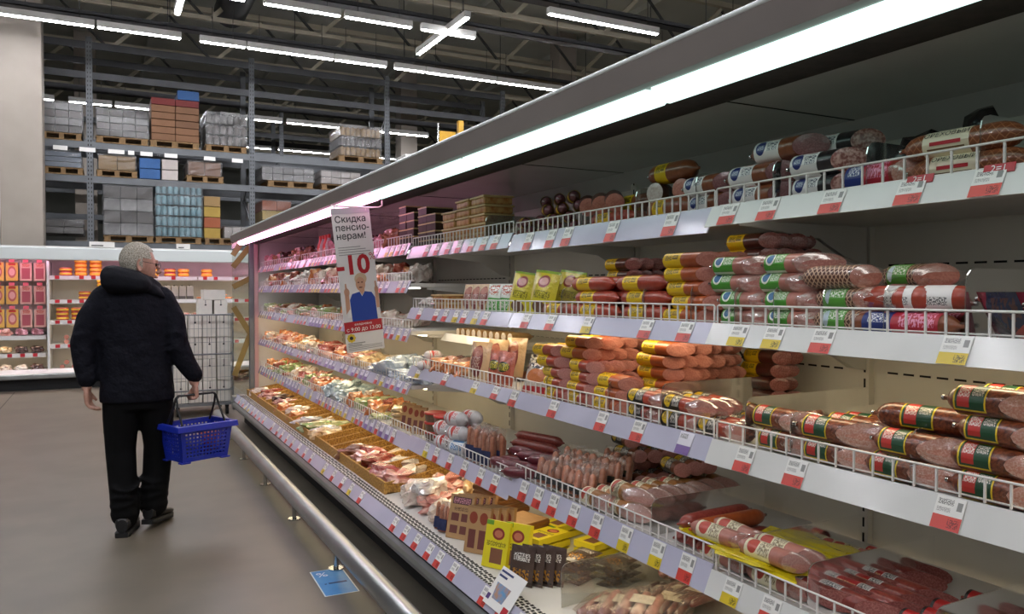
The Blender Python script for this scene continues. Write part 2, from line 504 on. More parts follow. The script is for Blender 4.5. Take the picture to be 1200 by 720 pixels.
# beam notes: little white paper signs
for k, (x, w) in enumerate([(-.75, .22), (-.35, .25), (.1, .26), (.42, .1), (.62, .2), (1.02, .22), (1.7, .2), (2.2, .2)]):
    tag(link('shelf_note', MB().box(x, x + w, RY - .012, RY - .006, 4.0 - .08, 4.0 - .005).mesh('note', 'tag_paper')),
        'small white paper note, %s from the left on the upper rack beam' % ORD[k], 'paper note', 'notes on the rack beam')
def pal_meshes():
    top = MB()
    for i in range(5): top.box(-.5, .5, i * .2, i * .2 + .12, .1, .122)
    bl = MB().box(-.06, .06, 0, .12, .02, .1)
    return MB().box(-.5, .5, 0, .12, .1, .122).mesh('board', 'pallet_wood'), bl.mesh('block', 'pallet_wood'), MB().box(-.5, .5, 0, .12, 0, .02).mesh('board', 'pallet_wood')
PB, PBL, PBB = pal_meshes()
def pallet(label, x, y, z, w):
    t = thing('wooden_pallet', label, 'pallet', (x, y, z), None, 'wooden pallets on the racks'); t.scale = (w, 1, 1)
    for i in range(5): link('board', PB, t, (0, i * .2, 0))
    link('board', PBB, t)
    for i in (-.42, 0, .42): link('block', PBL, t, (i, 0, 0))
clear('wrap', '#ececec', .03, .25, (14, 1.0), '#bdbdbd', .05, .3)
def boxmat(n, a, b, rough=.7): return mat(n, a, b, 3, rough, vary=.16)
boxmat('carton_brown', '#745034', '#67452b'); boxmat('carton_grey', '#5d5955', '#46433f'); boxmat('carton_red', '#6b1f1c', '#5a1a18')
boxmat('carton_blue', '#2a5488', '#244a78'); boxmat('carton_white', '#b3aaa4', '#a59c96'); boxmat('carton_tan', '#94774a', '#866a40'); boxmat('carton_yellow', '#a3873c', '#8f7430')
boxmat('bottle_teal', '#5d8590', '#7fa4ac', .3); boxmat('bottle_dark', '#4a433f', '#5b534d', .4); boxmat('bale_blue', '#55616f', '#6b7785', .4)
boxmat('carton_silver', '#8c8a88', '#4f4d4b', .35); boxmat('carton_orange', '#96502f', '#86472a')
def load(name, label, cat, x0, x1, z, nx, nz, h, mats, wrap=True, y=RY - .02, depth=.9, knobs=False, group='loads on the racks'):
    t = thing(name, label, cat, ((x0 + x1) / 2, y, z), None, group)
    w = (x1 - x0) / nx
    for k in range(nz):
        m_ = mats[min(k, len(mats) - 1)]
        if knobs:
            b = MB()
            for j in range(2): b.tube([(w * (j * .5 - .25), w * .25, .01), (w * (j * .5 - .25), w * .25, h * .7), (w * (j * .5 - .25), w * .25, h * .8), (w * (j * .5 - .25), w * .25, h * .96)], [w * .235, w * .235, w * .1, w * .08], 8)
            b.box(-w * .47, w * .47, w * .3, depth, .01, h * .9)
            bm_ = b.mesh('pack', m_)
        else:
            bm_ = MB().box(-w / 2 + .004, w / 2 - .004, 0, depth, .003, h - .006, b=.008).mesh('carton', m_)
        for i in range(nx):
            link('bottle_pack' if knobs else 'carton', bm_, t, (x0 + w * (i + .5) - (x0 + x1) / 2, jit(.012), k * h))
    if wrap:
        W2 = (x1 - x0) / 2 + .012; H = nz * h + .015
        r = []
        for j in range(7):
            a = j / 6
            r.append([(sx_ * (W2 + jit(.012)), yy + jit(.01), H * a) for sx_, yy in ((-1, -.025), (-.5, -.03), (0, -.028), (.5, -.03), (1, -.025), (1, depth + .01), (-1, depth + .01))])
        link('shrink_wrap', MB().loft(r, 0, False).mesh('wrap', 'wrap'), t)
z2, z1, z0 = 4.1, 3.5, 2.34
for k, (x, w, z) in enumerate([(-.62, .62, z2), (.33, .85, z2), (1.2, .85, z2), (2.1, .75, z2), (4.72, .95, z2), (-.6, .62, z1), (.24, .66, z1), (1.72, .66, z1), (3.3, .9, z1), (4.3, .8, z1), (.42, .82, z0), (1.25, .8, z0), (2.0, .6, z0), (3.0, .7, z0)]):
    pallet('wooden pallet, %s from the left on the %s rack level' % (ORD[[0, 1, 2, 3, 4, 0, 1, 2, 3, 4, 0, 1, 2, 3][k]], 'upper' if z == z2 else 'middle' if z == z1 else 'lower'), x, RY - .02, z, w)
P = .125
load('wrapped_pack_stack', 'film wrapped stack of grey packs beside the square column, top level', 'pallet load', -.92, -.3, z2 + P, 3, 4, .13, ['carton_grey', 'carton_silver', 'bottle_dark', 'carton_silver'])
load('wrapped_pack_stack', 'wide film wrapped stack of grey packs on the top rack level', 'pallet load', -.08, .75, z2 + P, 4, 4, .12, ['carton_grey', 'bottle_dark', 'carton_silver', 'carton_grey'])
load('carton_stack', 'tall stack of brown cartons topped by a red and a blue one', 'carton stack', .8, 1.62, z2 + P, 2, 6, .13, ['carton_brown'] * 5 + ['carton_red'], False)
tag(link('blue_carton', MB().box(1.25, 1.62, RY - .03, RY + .8, z2 + P + .78, z2 + P + .95, b=.008).mesh('b', 'carton_blue')), 'blue printed carton lying on the tall brown carton stack', 'carton')
load('wrapped_bottle_stack', 'dark film wrapped bottle packs right of the tall brown cartons', 'pallet load', 1.74, 2.48, z2 + P, 3, 3, .2, ['bottle_dark', 'bottle_dark', 'carton_grey'], knobs=True)
load('wrapped_bottle_stack', 'film wrapped pallet of tan bottle packs above the case fascia', 'pallet load', 4.3, 5.15, z2 + P, 4, 3, .2, ['carton_tan', 'bottle_dark', 'carton_tan'], knobs=True)
load('bale', 'blue-grey film wrapped bale on a pallet beside the column', 'bale', -.9, -.32, z1 + P, 1, 3, .09, ['bale_blue'])
load('carton_row', 'tan cartons on the middle rack level under the wide grey stack', 'carton stack', -.06, .54, z1 + P, 2, 1, .26, ['carton_tan'])
load('blue_carton_pair', 'bright blue cartons on the middle rack level', 'carton stack', .6, .95, z1 + .005, 1, 2, .19, ['carton_blue'], False)
load('white_carton_pair', 'white printed cartons next to the bright blue cartons', 'carton stack', .97, 1.25, z1 + .005, 1, 2, .19, ['carton_white'], False)
load('carton_row', 'grey and tan cartons at the right end of the middle rack level', 'carton stack', 1.42, 2.0, z1 + P, 2, 1, .26, ['carton_brown'])
load('wrapped_pack_stack', 'pale film wrapped packs on the middle level above the fascia end', 'pallet load', 2.75, 3.75, z1 + P, 5, 2, .13, ['carton_silver'])
load('wrapped_pack_stack', 'white film wrapped packs at the middle level, cut by the fascia', 'pallet load', 3.9, 4.7, z1 + P, 4, 2, .13, ['carton_white'])
load('wrapped_pack_stack', 'large silver film wrapped stack above the man, lower rack level', 'pallet load', .02, .82, z0 + P, 3, 4, .22, ['carton_silver', 'carton_grey', 'carton_silver', 'carton_grey'])
load('water_pack_stack', 'tall stack of pale blue water bottle packs on the lower rack level', 'pallet load', .86, 1.66, z0 + P, 4, 5, .195, ['bottle_teal'], knobs=True)
load('carton_stack', 'narrow column of yellow and red cartons beside the blue water packs', 'carton stack', 1.7, 2.0, z0 + P, 1, 4, .2, ['carton_yellow', 'carton_orange', 'carton_yellow', 'carton_tan'], False, RY + .1)
load('wrapped_pack_stack', 'low white film wrapped packs beside the rack upright', 'pallet load', 2.05, 2.5, z0 + P, 3, 1, .22, ['carton_white'])
load('carton_stack', 'red and yellow cartons right of the middle rack upright', 'carton stack', 2.75, 3.3, z0 + P, 2, 4, .19, ['carton_white', 'carton_yellow', 'carton_yellow', 'carton_orange'], True)
load('wrapped_pack_stack', 'brown packs low on the rack next to the square column', 'pallet load', -.9, -.3, z0 + P, 2, 2, .12, ['carton_grey'])
load('carton_stack', 'dim brown cartons on the second rack seen under the middle level', 'carton stack', 2.5, 3.3, 2.25, 4, 2, .25, ['carton_brown'], False, 20.3)
load('carton_stack', 'dim grey cartons on the second rack far behind the left bay', 'carton stack', .0, 1.0, 3.22, 4, 2, .2, ['carton_grey'], True, 20.3)
load('carton_stack', 'dim white cartons on the second rack near its third upright', 'carton stack', 3.2, 3.9, 3.22, 3, 2, .2, ['carton_white'], True, 20.3)
# yellow lift masts behind the fascia
mat('yellow_paint', '#d8a51c', '#c4921a', 4, .45)
for k, (x, y, z0_, z1_, lb) in enumerate([(6.35, 15.2, 3.9, 5.05, 'yellow guard post behind the case fascia, left of the other'), (8.35, 15.0, 4.3, 5.35, 'yellow guard post behind the case fascia, under the lamp row end')]):
    t = thing('lift_mast', lb, 'lift mast', (x, y, 0), None, 'yellow masts')
    link('mast_post', MB().box(.3, .42, 0, .1, 0, z1_, b=.01).mesh('post', 'yellow_paint'), t)
    link('mast_plate', MB().box(-.12, .24, .02, .06, z0_, z1_ - .25, b=.01).mesh('plate', 'yellow_paint'), t)
    link('mast_rail', MB().tube([(-.15, .03, 0), (-.15, .03, z1_ - .1)], .02, 8).mesh('rail', 'chrome'), t)
t = thing('control_cabinet', 'grey white equipment box on top of the rack behind the fascia', 'cabinet', (5.75, 15.0, 3.9))
link('body', MB().box(-.35, .55, 0, .6, 0, .32, b=.03).mesh('body', 'white_paint'), t)
link('frame', MB().box(-.4, .6, -.03, .66, -.06, 0).mesh('frame', 'rack_dark'), t)

# ------------------------------------------------------------------ the long refrigerated case on the right
CY0, CY1 = -.78, 9.1
JOINTS = [-.78, .47, 1.72, 2.965, 4.215, 5.46, 6.7, 7.95, 9.05]
XB = 2.2
case = thing('refrigerated_case', 'long open multideck refrigerated case with grey canopy along the right side', 'refrigerated case', (1.75, 4.2, 0))
case.matrix_parent_inverse.identity()
CO = Vector((1.75, 4.2, 0))
def cpart(name, mb, *m_, parent=None, kind=None, label=None):
    me = mb.mesh(name, *m_)
    o = link(name, me, parent or case, None if parent else -CO)
    if kind: o['kind'] = kind
    if label: o['label'] = label
    return o
cpart('plinth', MB().box(1.38, 2.3, CY0, CY1, 0, .2), 'black_void')
rim = [(1.40, .16), (1.30, .155), (1.27, .162), (1.253, .18), (1.248, .2), (1.253, .222), (1.268, .24), (1.275, .246), (1.40, .246)]
cpart('front_rim', MB().prism(rim, 'y', CY0, CY1), 'steel', label='grey rounded steel front rim')
cpart('rim_gasket', MB().box(1.262, 1.28, CY0, CY1, .246, .252), 'black_rubber')
strip = [(1.262, .25), (1.307, .318), (1.312, .316), (1.31, .25)]
strip_o = cpart('deck_price_strip', MB().prism(strip, 'y', CY0, CY1), 'lavender')
gr = MB()
gr.box(1.312, 1.385, CY0, CY1, .302, .308, 1)
y = 1.9
n = 0
while y < 9.0:
    step = .022 if y < 4.6 else .045
    for k in range(3):
        x = 1.318 + k * .022 + (.0 if n % 2 else .004)
        gr.box(x, x + .013, y, y + step * .62, .308, .3095, 0)
    y += step; n += 1
cpart('return_air_grille', gr, 'slot', 'white_paint')
cpart('deck_pan', MB().prism([(1.385, .30), (1.385, .20), (2.2, .2), (2.2, .335), (2.15, .335)], 'y', CY0, CY1), 'white_paint')
for i in range(8):
    y0, y1 = JOINTS[i], JOINTS[i + 1]
    b = cpart('back_panel', MB().box(XB, XB + .05, y0 + .006, y1 - .006, .2, 2.0), 'back_white')
    sl = MB()
    for z in (.52, .86, 1.19, 1.53, 1.86):
        yy = y0 + .1
        while yy < y1 - .1:
            sl.box(XB - .002, XB, yy, yy + .035, z, z + .006); yy += .055
    o = cpart('slots', sl, 'slot', parent=b, kind='stuff')
    u = cpart('shelf_upright', MB().box(XB - .025, XB, y0 - .02, y0 + .02, .3, 1.98), 'back_white')
    sl = MB(); z = .34
    while z < 1.95: sl.box(XB - .027, XB - .025, y0 - .008, y0 - .002, z, z + .03); z += .05
    cpart('slots', sl, 'slot', parent=u, kind='stuff')
cpart('rear_shell', MB().box(XB + .05, XB + .12, CY0, CY1, 0, 2.06), 'fascia')
cpart('canopy_ceiling', MB().box(1.575, XB + .05, CY0, CY1, 1.995, 2.01), 'glossy_white', label='glossy white underside of the canopy')
cpart('cove_trim', MB().prism([(2.12, 1.995), (2.2, 1.925), (2.2, 1.995)], 'y', CY0, CY1), 'glossy_white')
seams = MB()
for y in JOINTS[1:-1]: seams.box(1.575, 2.12, y - .003, y + .003, 1.9935, 1.995)
cpart('ceiling_seams', seams, 'slot', kind='stuff')
cpart('canopy_top', MB().box(1.26, XB + .12, CY0, CY1, 2.045, 2.06), 'fascia')
cpart('canopy_fascia', MB().prism([(1.255, 1.992), (1.248, 2.062), (1.262, 2.062), (1.285, 2.005), (1.285, 1.992)], 'y', CY0, CY1 + .03), 'fascia', label='brown grey canopy fascia')
cpart('fascia_lip', MB().tube([(1.254, CY0, 2.068), (1.254, CY1 + .03, 2.068)], .009, 10), 'lip_white')  # pale colour holds the ceiling light caught along this edge
cpart('lamp_housing', MB().box(1.285, 1.42, CY0, CY1, 2.0, 2.03), 'fascia')
for i in range(8):
    y0, y1 = JOINTS[i], JOINTS[i + 1]
    pk = i >= 4
    cpart('lamp_diffuser', MB().prism([(1.31, 1.999), (1.31, 1.983), (1.33, 1.963), (1.375, 1.963), (1.392, 1.98), (1.392, 1.999)], 'y', y0 + (.012 if i != 4 else .05), y1 - .012), 'case_lamp_pink' if pk else 'case_lamp_white',
          label='glowing %s lamp strip under the canopy' % ('pink' if pk else 'white'))
cpart('air_discharge_grille', MB().box(1.42, 1.575, CY0, CY1, 1.988, 2.0), 'brown_grille', label='dark brown air outlet under the canopy')
# far end panel
cpart('end_wall', MB().box(1.53, 2.3, CY1, CY1 + .04, 0, 2.05), 'glossy_white')
cpart('end_glass', MB().box(1.262, 1.44, CY1 + .01, CY1 + .018, .26, 2.0), 'glass', label='clear glass end panel')
cpart('end_post', MB().box(1.44, 1.49, CY1 - .02, CY1 + .05, .2, 2.0, b=.006), 'steel_dull')
cpart('end_post', MB().box(1.49, 1.535, CY1 - .03, CY1 + .05, .2, 2.0, b=.006), 'pink_post')
cpart('end_base', MB().box(1.25, 1.5, CY1 - .05, CY1 + .05, .15, .3, b=.01), 'steel')
tp = [((1.27, 1.72), (1.45, 1.95)), ((1.27, 1.5), (1.46, 1.6)), ((1.275, 1.28), (1.45, .98)), ((1.45, .98), (1.28, .52)), ((1.27, 1.85), (1.36, 1.99))]
for (a, b) in tp:
    d = Vector((b[0] - a[0], 0, b[1] - a[1])).normalized(); nn = Vector((-d.z, 0, d.x)) * .03
    A, B = Vector((a[0], CY1 + .008, a[1])), Vector((b[0], CY1 + .008, b[1]))
    cpart('warning_tape', MB().add([A - nn, B - nn, B + nn, A + nn, A - nn + Vector((0, -.002, 0)), B - nn + Vector((0, -.002, 0)), B + nn + Vector((0, -.002, 0)), A + nn + Vector((0, -.002, 0))],
          [(0, 1, 2, 3), (7, 6, 5, 4), (0, 4, 5, 1), (2, 6, 7, 3)]), 'yellow_tape', label='yellow tape stuck across the end glass')
# near end (outside the picture)
cpart('end_wall', MB().box(1.3, 2.3, CY0 - .04, CY0, 0, 2.05), 'glossy_white')

# bumper rail on posts in front of the case
bt = thing('bumper_rail', 'grey tubular bumper rail on short chrome posts along the case', 'bumper rail', (1.06, 4, 0))
link('rail', MB().tube([(0, -4.5, .155), (0, 4.75, .155), (.004, 4.8, .155), (.03, 4.84, .155)], [(.048, .05)] * 3 + [(.02, .03)], 16).mesh('rail', 'steel'), bt)
pm = MB().tube([(0, 0, 0), (0, 0, .008)], .04, 14).tube([(0, 0, .008), (0, 0, .12)], .013, 10).mesh('post', 'chrome')
for y in (-.03, .98, 2.0, 3.02, 4.04, 5.05, 6.06, 7.07, 8.08): link('post', pm, bt, (.006, y - 4, 0))

# ------------------------------------------------------------------ shelves
def tag_mesh(w, h, m_):
    vs = [(-.0015, w / 2, 0), (-.0015, -w / 2, 0), (-.0015, -w / 2, -h), (-.0015, w / 2, -h), (0, w / 2, 0), (0, -w / 2, 0), (0, -w / 2, -h), (0, w / 2, -h)]
    fs = [(0, 3, 2, 1), (4, 5, 6, 7), (0, 1, 5, 4), (1, 2, 6, 5), (2, 3, 7, 6), (3, 0, 4, 7)]
    uv = [[(0, 1), (0, 0), (1, 0), (1, 1)]] + [[(.5, .95)] * 4] * 5
    return MB().add(vs, fs, 0, False, uv).mesh('price_tag', m_)
TAGS = {}
def get_tag(w, h, c):
    k = (round(w, 3), round(h, 3), c)
    if k not in TAGS: TAGS[k] = tag_mesh(w, h, 'tag_' + c)
    return TAGS[k]
def fence_mb(mb, x, y0, y1, z, h, step):
    mb.tube([(x, y0, z), (x, y0, z + h), (x, y0 + .004, z + h + .003), (x, y1 - .004, z + h + .003), (x, y1, z + h), (x, y1, z)], .0028, 6)
    mb.tube([(x + .012, y0, z + .004), (x + .012, y1, z + .004)], .0022, 5)
    n = max(2, int((y1 - y0) / step))
    for i in range(1, n):
        yy = y0 + (y1 - y0) * i / n
        mb.bar((x, yy, z), (x, yy, z + h), .0042)
def divider_mesh(h, d=.5):
    r = .03
    pl = [(0, 0), (d, 0), (d, h)] + [(r - r * math.sin(a), h - r + r * math.cos(a)) for a in (0, .5, 1.0, 1.57)]
    return MB().prism(pl, 'y', -.0015, .0015).mesh('divider', 'acrylic')
def shelf(label, y0, y1, zt, zb, xf=1.55, rail='lavender', tags=(), dividers=(), fences=None, lamp=False, tw=.062, group='case shelves', step=.043, tilt=.03, lift=0, fh=.048):
    t = thing('case_shelf', label, 'shelf', (xf, (y0 + y1) / 2, zt), None, group)
    oy = (y0 + y1) / 2
    dz = -.012
    link('shelf_plate', MB().box(0, XB - .03 - xf, y0 - oy + .004, y1 - oy - .004, dz - .022, dz, b=.003).mesh('plate', 'white_paint'), t)
    h = zt - zb; ln = math.hypot(h, tilt)
    rl = link('price_rail', MB().prism([(-.001, .001), (-tilt - .001, -h), (-tilt + .003, -h - .001), (.004, 0)], 'y', y0 - oy + .003, y1 - oy - .003).mesh('rail', rail), t)
    ph = math.atan2(tilt, h)
    for (ty, c) in tags:
        tm = get_tag(tw, ln * .96, c)
        link('price_tag', tm, rl, (-.003 - .0005, ty - oy, -.001), (0, ph, 0))
    for (a, b) in (fences if fences is not None else [(y0 + .012, y1 - .012)]):
        m_ = MB(); fence_mb(m_, .008, a - oy, b - oy, .0, fh, step)
        link('wire_fence', m_.mesh('fence', 'wire_white'), t)
    br = MB().prism([(.1, dz - .022), (XB - .03 - xf, dz - .022), (XB - .03 - xf, dz - .15), (XB - .09 - xf, dz - .14), (.42, dz - .065), (.1, dz - .035)], 'y', -.0015, .0015).mesh('bracket', 'white_paint')
    link('bracket', br, t, (0, y0 - oy + .012, 0)); link('bracket', br, t, (0, y1 - oy - .012, 0))
    for (dy, dh) in dividers: link('divider', divider_mesh(dh), t, (.03, dy - oy, dz))
    if lamp:
        lx = .04 if zt > 1.45 else .1
        link('shelf_lamp_or_fill', MB().box(lx, lx + .035, y0 - oy + .05, y1 - oy - .05, dz - .032, dz - .023).mesh('lamp', 'shelf_lamp_warm' if lamp is True else lamp), t)  # warm strips are lamps, cool ones partly added fill
    return t
R, Yl, V = 'red', 'yellow', 'violet'
def dense(y0, y1, step, pal=(R,), skip=.15):
    out = []; y = y0 + step * .6
    while y < y1 - step * .5:
        if random.random() > skip: out.append((y + jit(step * .12), random.choice(pal)))
        y += step
    return out
JD, JC, JB = (.47, 1.72), (1.72, 2.965), (2.965, 4.215)
# nearest module in view
shelf('white top shelf with nut and heart-label sausages, nearest module', *JD, 1.69, 1.632, 1.535, 'rail_white', [(1.635, R), (1.49, R), (1.29, R), (1.09, R), (.925, R)], [(1.52, .12), (1.235, .12), (.97, .13)], step=.052, lamp='shelf_lamp_fill_cool')  # cool strip here is added for brightness, hidden behind the rail
shelf('white second shelf with green-label and netted sausages, nearest module', *JD, 1.36, 1.302, 1.54, 'rail_white', [(1.60, Yl), (1.475, Yl), (1.32, R), (.99, Yl)], [(1.665, .12), (1.52, .12), (1.36, .12), (1.19, .12), (1.0, .15)], lamp=True, step=.045)
shelf('white third shelf with red and green label salami, nearest module', *JD, 1.03, .965, 1.54, 'rail_white', [(1.575, R), (1.40, R), (1.0, R)], [(1.62, .14), (1.46, .12), (1.12, .13)], step=.05, lamp='shelf_lamp_fill_cool')
shelf('white lowest shelf with red salami rows, nearest module', *JD, .655, .59, 1.54, 'rail_white', [(1.62, Yl), (1.48, R), (1.3, Yl)], [(1.64, .12), (1.4, .12), (1.06, .13)], lamp=True, step=.05)
shelf('top shelf nearer than the picture edge', -.78, .47, 1.69, 1.632, 1.535, 'rail_white')
shelf('second shelf nearer than the picture edge', -.78, .47, 1.36, 1.302, 1.54, 'rail_white', lamp=True)
shelf('third shelf nearer than the picture edge', -.78, .47, 1.03, .965, 1.54, 'rail_white')
shelf('lowest shelf nearer than the picture edge', -.78, .47, .655, .59, 1.54, 'rail_white', lamp=True)
# second module
shelf('lavender-railed top shelf with yellow-banded sausages, second module', *JC, 1.69, 1.617, 1.55, 'lavender', [(2.21, R), (1.9, R), (2.5, R), (2.62, R), (2.8, R)], [(2.14, .12), (1.84, .13), (2.47, .12)], step=.038, lamp='shelf_lamp_fill_cool')
shelf('lavender-railed second shelf with yellow-label sausages, second module', *JC, 1.36, 1.3, 1.55, 'lavender', [(2.82, R), (2.62, R), (2.36, Yl), (2.02, R), (1.83, R)], [(2.62, .12), (2.1, .12), (1.86, .13)], lamp=True, step=.04)
shelf('lavender-railed third shelf with yellow-label sausage piles, second module', *JC, 1.03, .965, 1.55, 'lavender', [(2.93, R), (2.6, R), (2.27, R), (2.06, R), (1.83, V)], [(2.74, .1), (2.0, .14), (2.3, .12)], step=.042, lamp='shelf_lamp_fill_cool')
shelf('lavender-railed lowest shelf with cut mortadella rows, second module', *JC, .665, .585, 1.55, 'lavender', [(2.84, R), (2.72, R), (2.6, R), (2.45, R), (2.3, R), (2.13, Yl), (1.96, Yl), (1.82, R)], [(2.7, .1), (2.28, .12), (2.05, .12)], lamp=True, step=.042)
# third module
shelf('top shelf with cream tubs and dark boxes, third module', *JB, 1.7, 1.635, 1.55, 'lavender', dense(3.0, 4.1, .14), [(3.3, .12)], step=.04, lamp='shelf_lamp_fill_cool')
shelf('second shelf with yellow bags and small packs, third module', *JB, 1.36, 1.298, 1.55, 'lavender', dense(3.0, 4.2, .12, (R, R, R, Yl)), [], lamp=True, step=.042)
shelf('short shelf with pale rolls in the third module', 3.4, 4.2, 1.21, 1.17, 1.75, 'rail_white', [], [], fences=[])
shelf('third shelf with ham packs and wieners, third module', *JB, 1.03, .975, 1.55, 'lavender', dense(3.0, 4.2, .19, (R, R, Yl)), [(3.7, .1)], step=.042, lamp='shelf_lamp_fill_cool')
shelf('lowest shelf with red tubs and white sausage rolls, third module', *JB, .635, .56, 1.55, 'lavender', dense(3.0, 4.2, .17, (R, R, Yl)), [], lamp=True, step=.042)
# far modules, five shelves each
FZ = [(1.725, 1.658), (1.51, 1.442), (1.235, 1.165), (.925, .865), (.625, .545)]
FN = ['top', 'second', 'third', 'fourth', 'lowest']
for i in range(4, 8):
    for k, (a, b) in enumerate(FZ):
        pal = (R, R, V, Yl) if k < 4 else (V, R, Yl)
        shelf('%s of five shelves in the %s module beyond the hanging banner' % (FN[k], ORD[i - 4]), JOINTS[i], JOINTS[i + 1], a, b, 1.55, 'lavender', dense(JOINTS[i], JOINTS[i + 1], .105 if i < 6 else .13, pal), [],
              lamp=(True if k in (2, 3, 4) else 'shelf_lamp_fill_cool'), tw=.06, step=.05 if i < 6 else .075)
# price tags along the deck strip of the case
th = math.hypot(.045, .068) * .9
tph = math.atan2(.045, .068)
def strip_tag(y, c):
    link('price_tag', get_tag(.06, th, c), strip_o, (1.3035, y, .3145), (0, tph, 0))
for y, c in dense(2.0, 3.9, .15, (R,), .1) + dense(4.2, 9.0, .2, (R, R, Yl), .3): strip_tag(y, c)
# two red double-offer flags over tags on the top shelf
def flag(y, label):
    t = tag(link('price_flag', MB().box(-.002, 0, -.03, .03, 0, .019).mesh('flag', 'red_print'), None, (1.527, y, 1.678), (0, .35, 0)), label, 'price flag', 'red price flags')
    vs, fs = text_geo('2=1', .02)
    link('lettering', MB().add([(-.003, -a, b + .0025) for a, b, c in vs], fs).mesh('text', 'text_white'), t)
flag(1.075, 'small red price flag under the netted nut sausage')
flag(.91, 'small red price flag at the right edge of the top shelf')

# ------------------------------------------------------------------ hanging discount banner
HB = (1.25, 4.4, 1.925)
bn = thing('hanging_banner', 'narrow white hanging banner with red minus ten and a blue vest portrait', 'banner', HB, (0, -math.radians(6.5), 0))
bw, bh = .112, .82
link('sheet', MB().box(-bw, bw, 0, .003, -bh, 0).mesh('sheet', mat('banner_paper', '#e3e0dc', '#dcd9d5', 5, .45)), bn)
link('header', MB().box(-bw, bw, -.002, .004, -.03, .004).mesh('header', mat('banner_head', '#b9b4b8', None, rough=.4)), bn)
def btext(txt, x, z, size, m_, align='LEFT', sp=1.0, bold=0):
    vs, fs = text_geo(txt, size, align, sp, bold)
    mb = MB().add([(a + x, -.001, b + z) for a, b, c in vs], fs)
    link('lettering', mb.mesh('text', m_), bn)
btext('Скидка\nпенсио-\nнерам!', -.098, -.078, .052, 'text_black', 'LEFT', .92, .0006)
gl = MB()
for k, w in enumerate((.13, .16, .185, .15)): gl.box(-.095, -.095 + w, -.0012, 0, -.222 - k * .014, -.218 - k * .014)
link('small_print', gl.mesh('lines', 'text_grey'), bn)
btext('-10', -.02, -.372, .15, 'red_print', 'CENTER', 1, .0045)
btext('%', .098, -.3, .06, 'red_print', 'CENTER')
def disc(cx, cz, rx, rz, y, n=20, a0=0, a1=2 * PI):
    return [(cx + rx * math.cos(a0 + (a1 - a0) * i / n), y, cz + rz * math.sin(a0 + (a1 - a0) * i / n)) for i in range(n)]
def flatpart(name, polys, m_):
    mb = MB()
    for p in polys: mb.add(p, [tuple(range(len(p)))[::-1]])
    link(name, mb.mesh(name, m_), bn)
mat('print_blue', '#22459c', None, rough=.45); mat('print_skin', '#c9997c', None, rough=.5); mat('print_hair', '#c9b191', None, rough=.5); mat('print_shirt', '#e9e6e2', None, rough=.5)
yq = -.0014
flatpart('portrait_sleeves', [[(-.085, yq, -.62), (-.05, yq, -.49), (-.02, yq, -.47), (.05, yq, -.47), (.08, yq, -.49), (.104, yq, -.62)]], 'print_shirt')
flatpart('portrait_vest', [[(-.06, yq - .0004, -.645), (-.062, yq - .0004, -.52), (-.045, yq - .0004, -.487), (.0, yq - .0004, -.478), (.012, yq - .0004, -.505), (.03, yq - .0004, -.478), (.07, yq - .0004, -.487), (.088, yq - .0004, -.52), (.09, yq - .0004, -.645)]], 'print_blue')
flatpart('portrait_head', [disc(.01, -.435, .028, .041, yq - .0006), [(.0, yq - .0005, -.475), (.0, yq - .0005, -.45), (.03, yq - .0005, -.45), (.03, yq - .0005, -.475), (.013, yq - .0005, -.5)]], 'print_skin')
flatpart('portrait_hair', [disc(.014, -.405, .036, .034, yq - .0005)], 'print_hair')
flatpart('portrait_features', [disc(-.001, -.425, .006, .004, yq - .0009), disc(.02, -.425, .006, .004, yq - .0009), disc(.009, -.454, .011, .004, yq - .0009)], mat('print_dark', '#6d4434', None))
flatpart('portrait_hands', [disc(-.075, -.475, .016, .024, yq - .0006), disc(.1, -.475, .012, .022, yq - .0006), [(-.083, yq - .0006, -.46), (-.081, yq - .0006, -.425), (-.073, yq - .0006, -.425), (-.071, yq - .0006, -.46)],
         [(.094, yq - .0006, -.46), (.094, yq - .0006, -.425), (.102, yq - .0006, -.425), (.104, yq - .0006, -.46)],
         [(-.09, yq - .0006, -.6), (-.088, yq - .0006, -.49), (-.064, yq - .0006, -.49), (-.066, yq - .0006, -.57)], [(.092, yq - .0006, -.58), (.09, yq - .0006, -.49), (.11, yq - .0006, -.49), (.108, yq - .0006, -.58)]], 'print_skin')
link('red_band', MB().box(-bw, bw, -.003, 0, -.71, -.645).mesh('band', 'red_print'), bn)
vs, fs = text_geo('с 9:00 до 13:00', .031, 'CENTER'); link('lettering', MB().add([(a, -.0035, b - .7) for a, b, c in vs], fs).mesh('t', 'text_white'), bn)
vs, fs = text_geo('ежедневно', .019, 'CENTER'); link('lettering', MB().add([(a, -.0035, b - .668) for a, b, c in vs], fs).mesh('t', 'text_white'), bn)
fl = [disc(-.078 + .017 * math.cos(a), -.738 + .017 * math.sin(a), .009, .009, -.001 - .00002 * a, 10) for a in [2 * PI * i / 8 for i in range(8)]]
flatpart('flower_petals', fl, mat('petal', '#d9b92f', None, rough=.5)); flatpart('flower_centre', [disc(-.078, -.738, .011, .011, -.0016, 12)], 'text_black')
gl = MB()
for k, w in enumerate((.1, .08)): gl.box(-.1, -.1 + w, -.0012, 0, -.772 - k * .011, -.767 - k * .011)
for k in range(3): gl.box(-.1, .1, -.0012, 0, -.79 - k * .009, -.787 - k * .009)
link('small_print', gl.mesh('lines', 'text_grey'), bn)
ha = thing('banner_arm', 'bent white wire arm under the canopy holding the banner', 'hanger', (1.42, 4.4, 1.98))
link('rod', MB().tube([(.02, 0, 0), (.02, 0, -.03), (0, 0, -.042), (-.05, 0, -.045), (-.28, 0, -.047)], .005, 8).mesh('rod', 'wire_white'), ha)
for dx in (-.26, -.08): link('hook', MB().tube([(dx, 0, -.045), (dx, 0, -.062)], .003, 6).mesh('hook', 'wire_white'), ha)

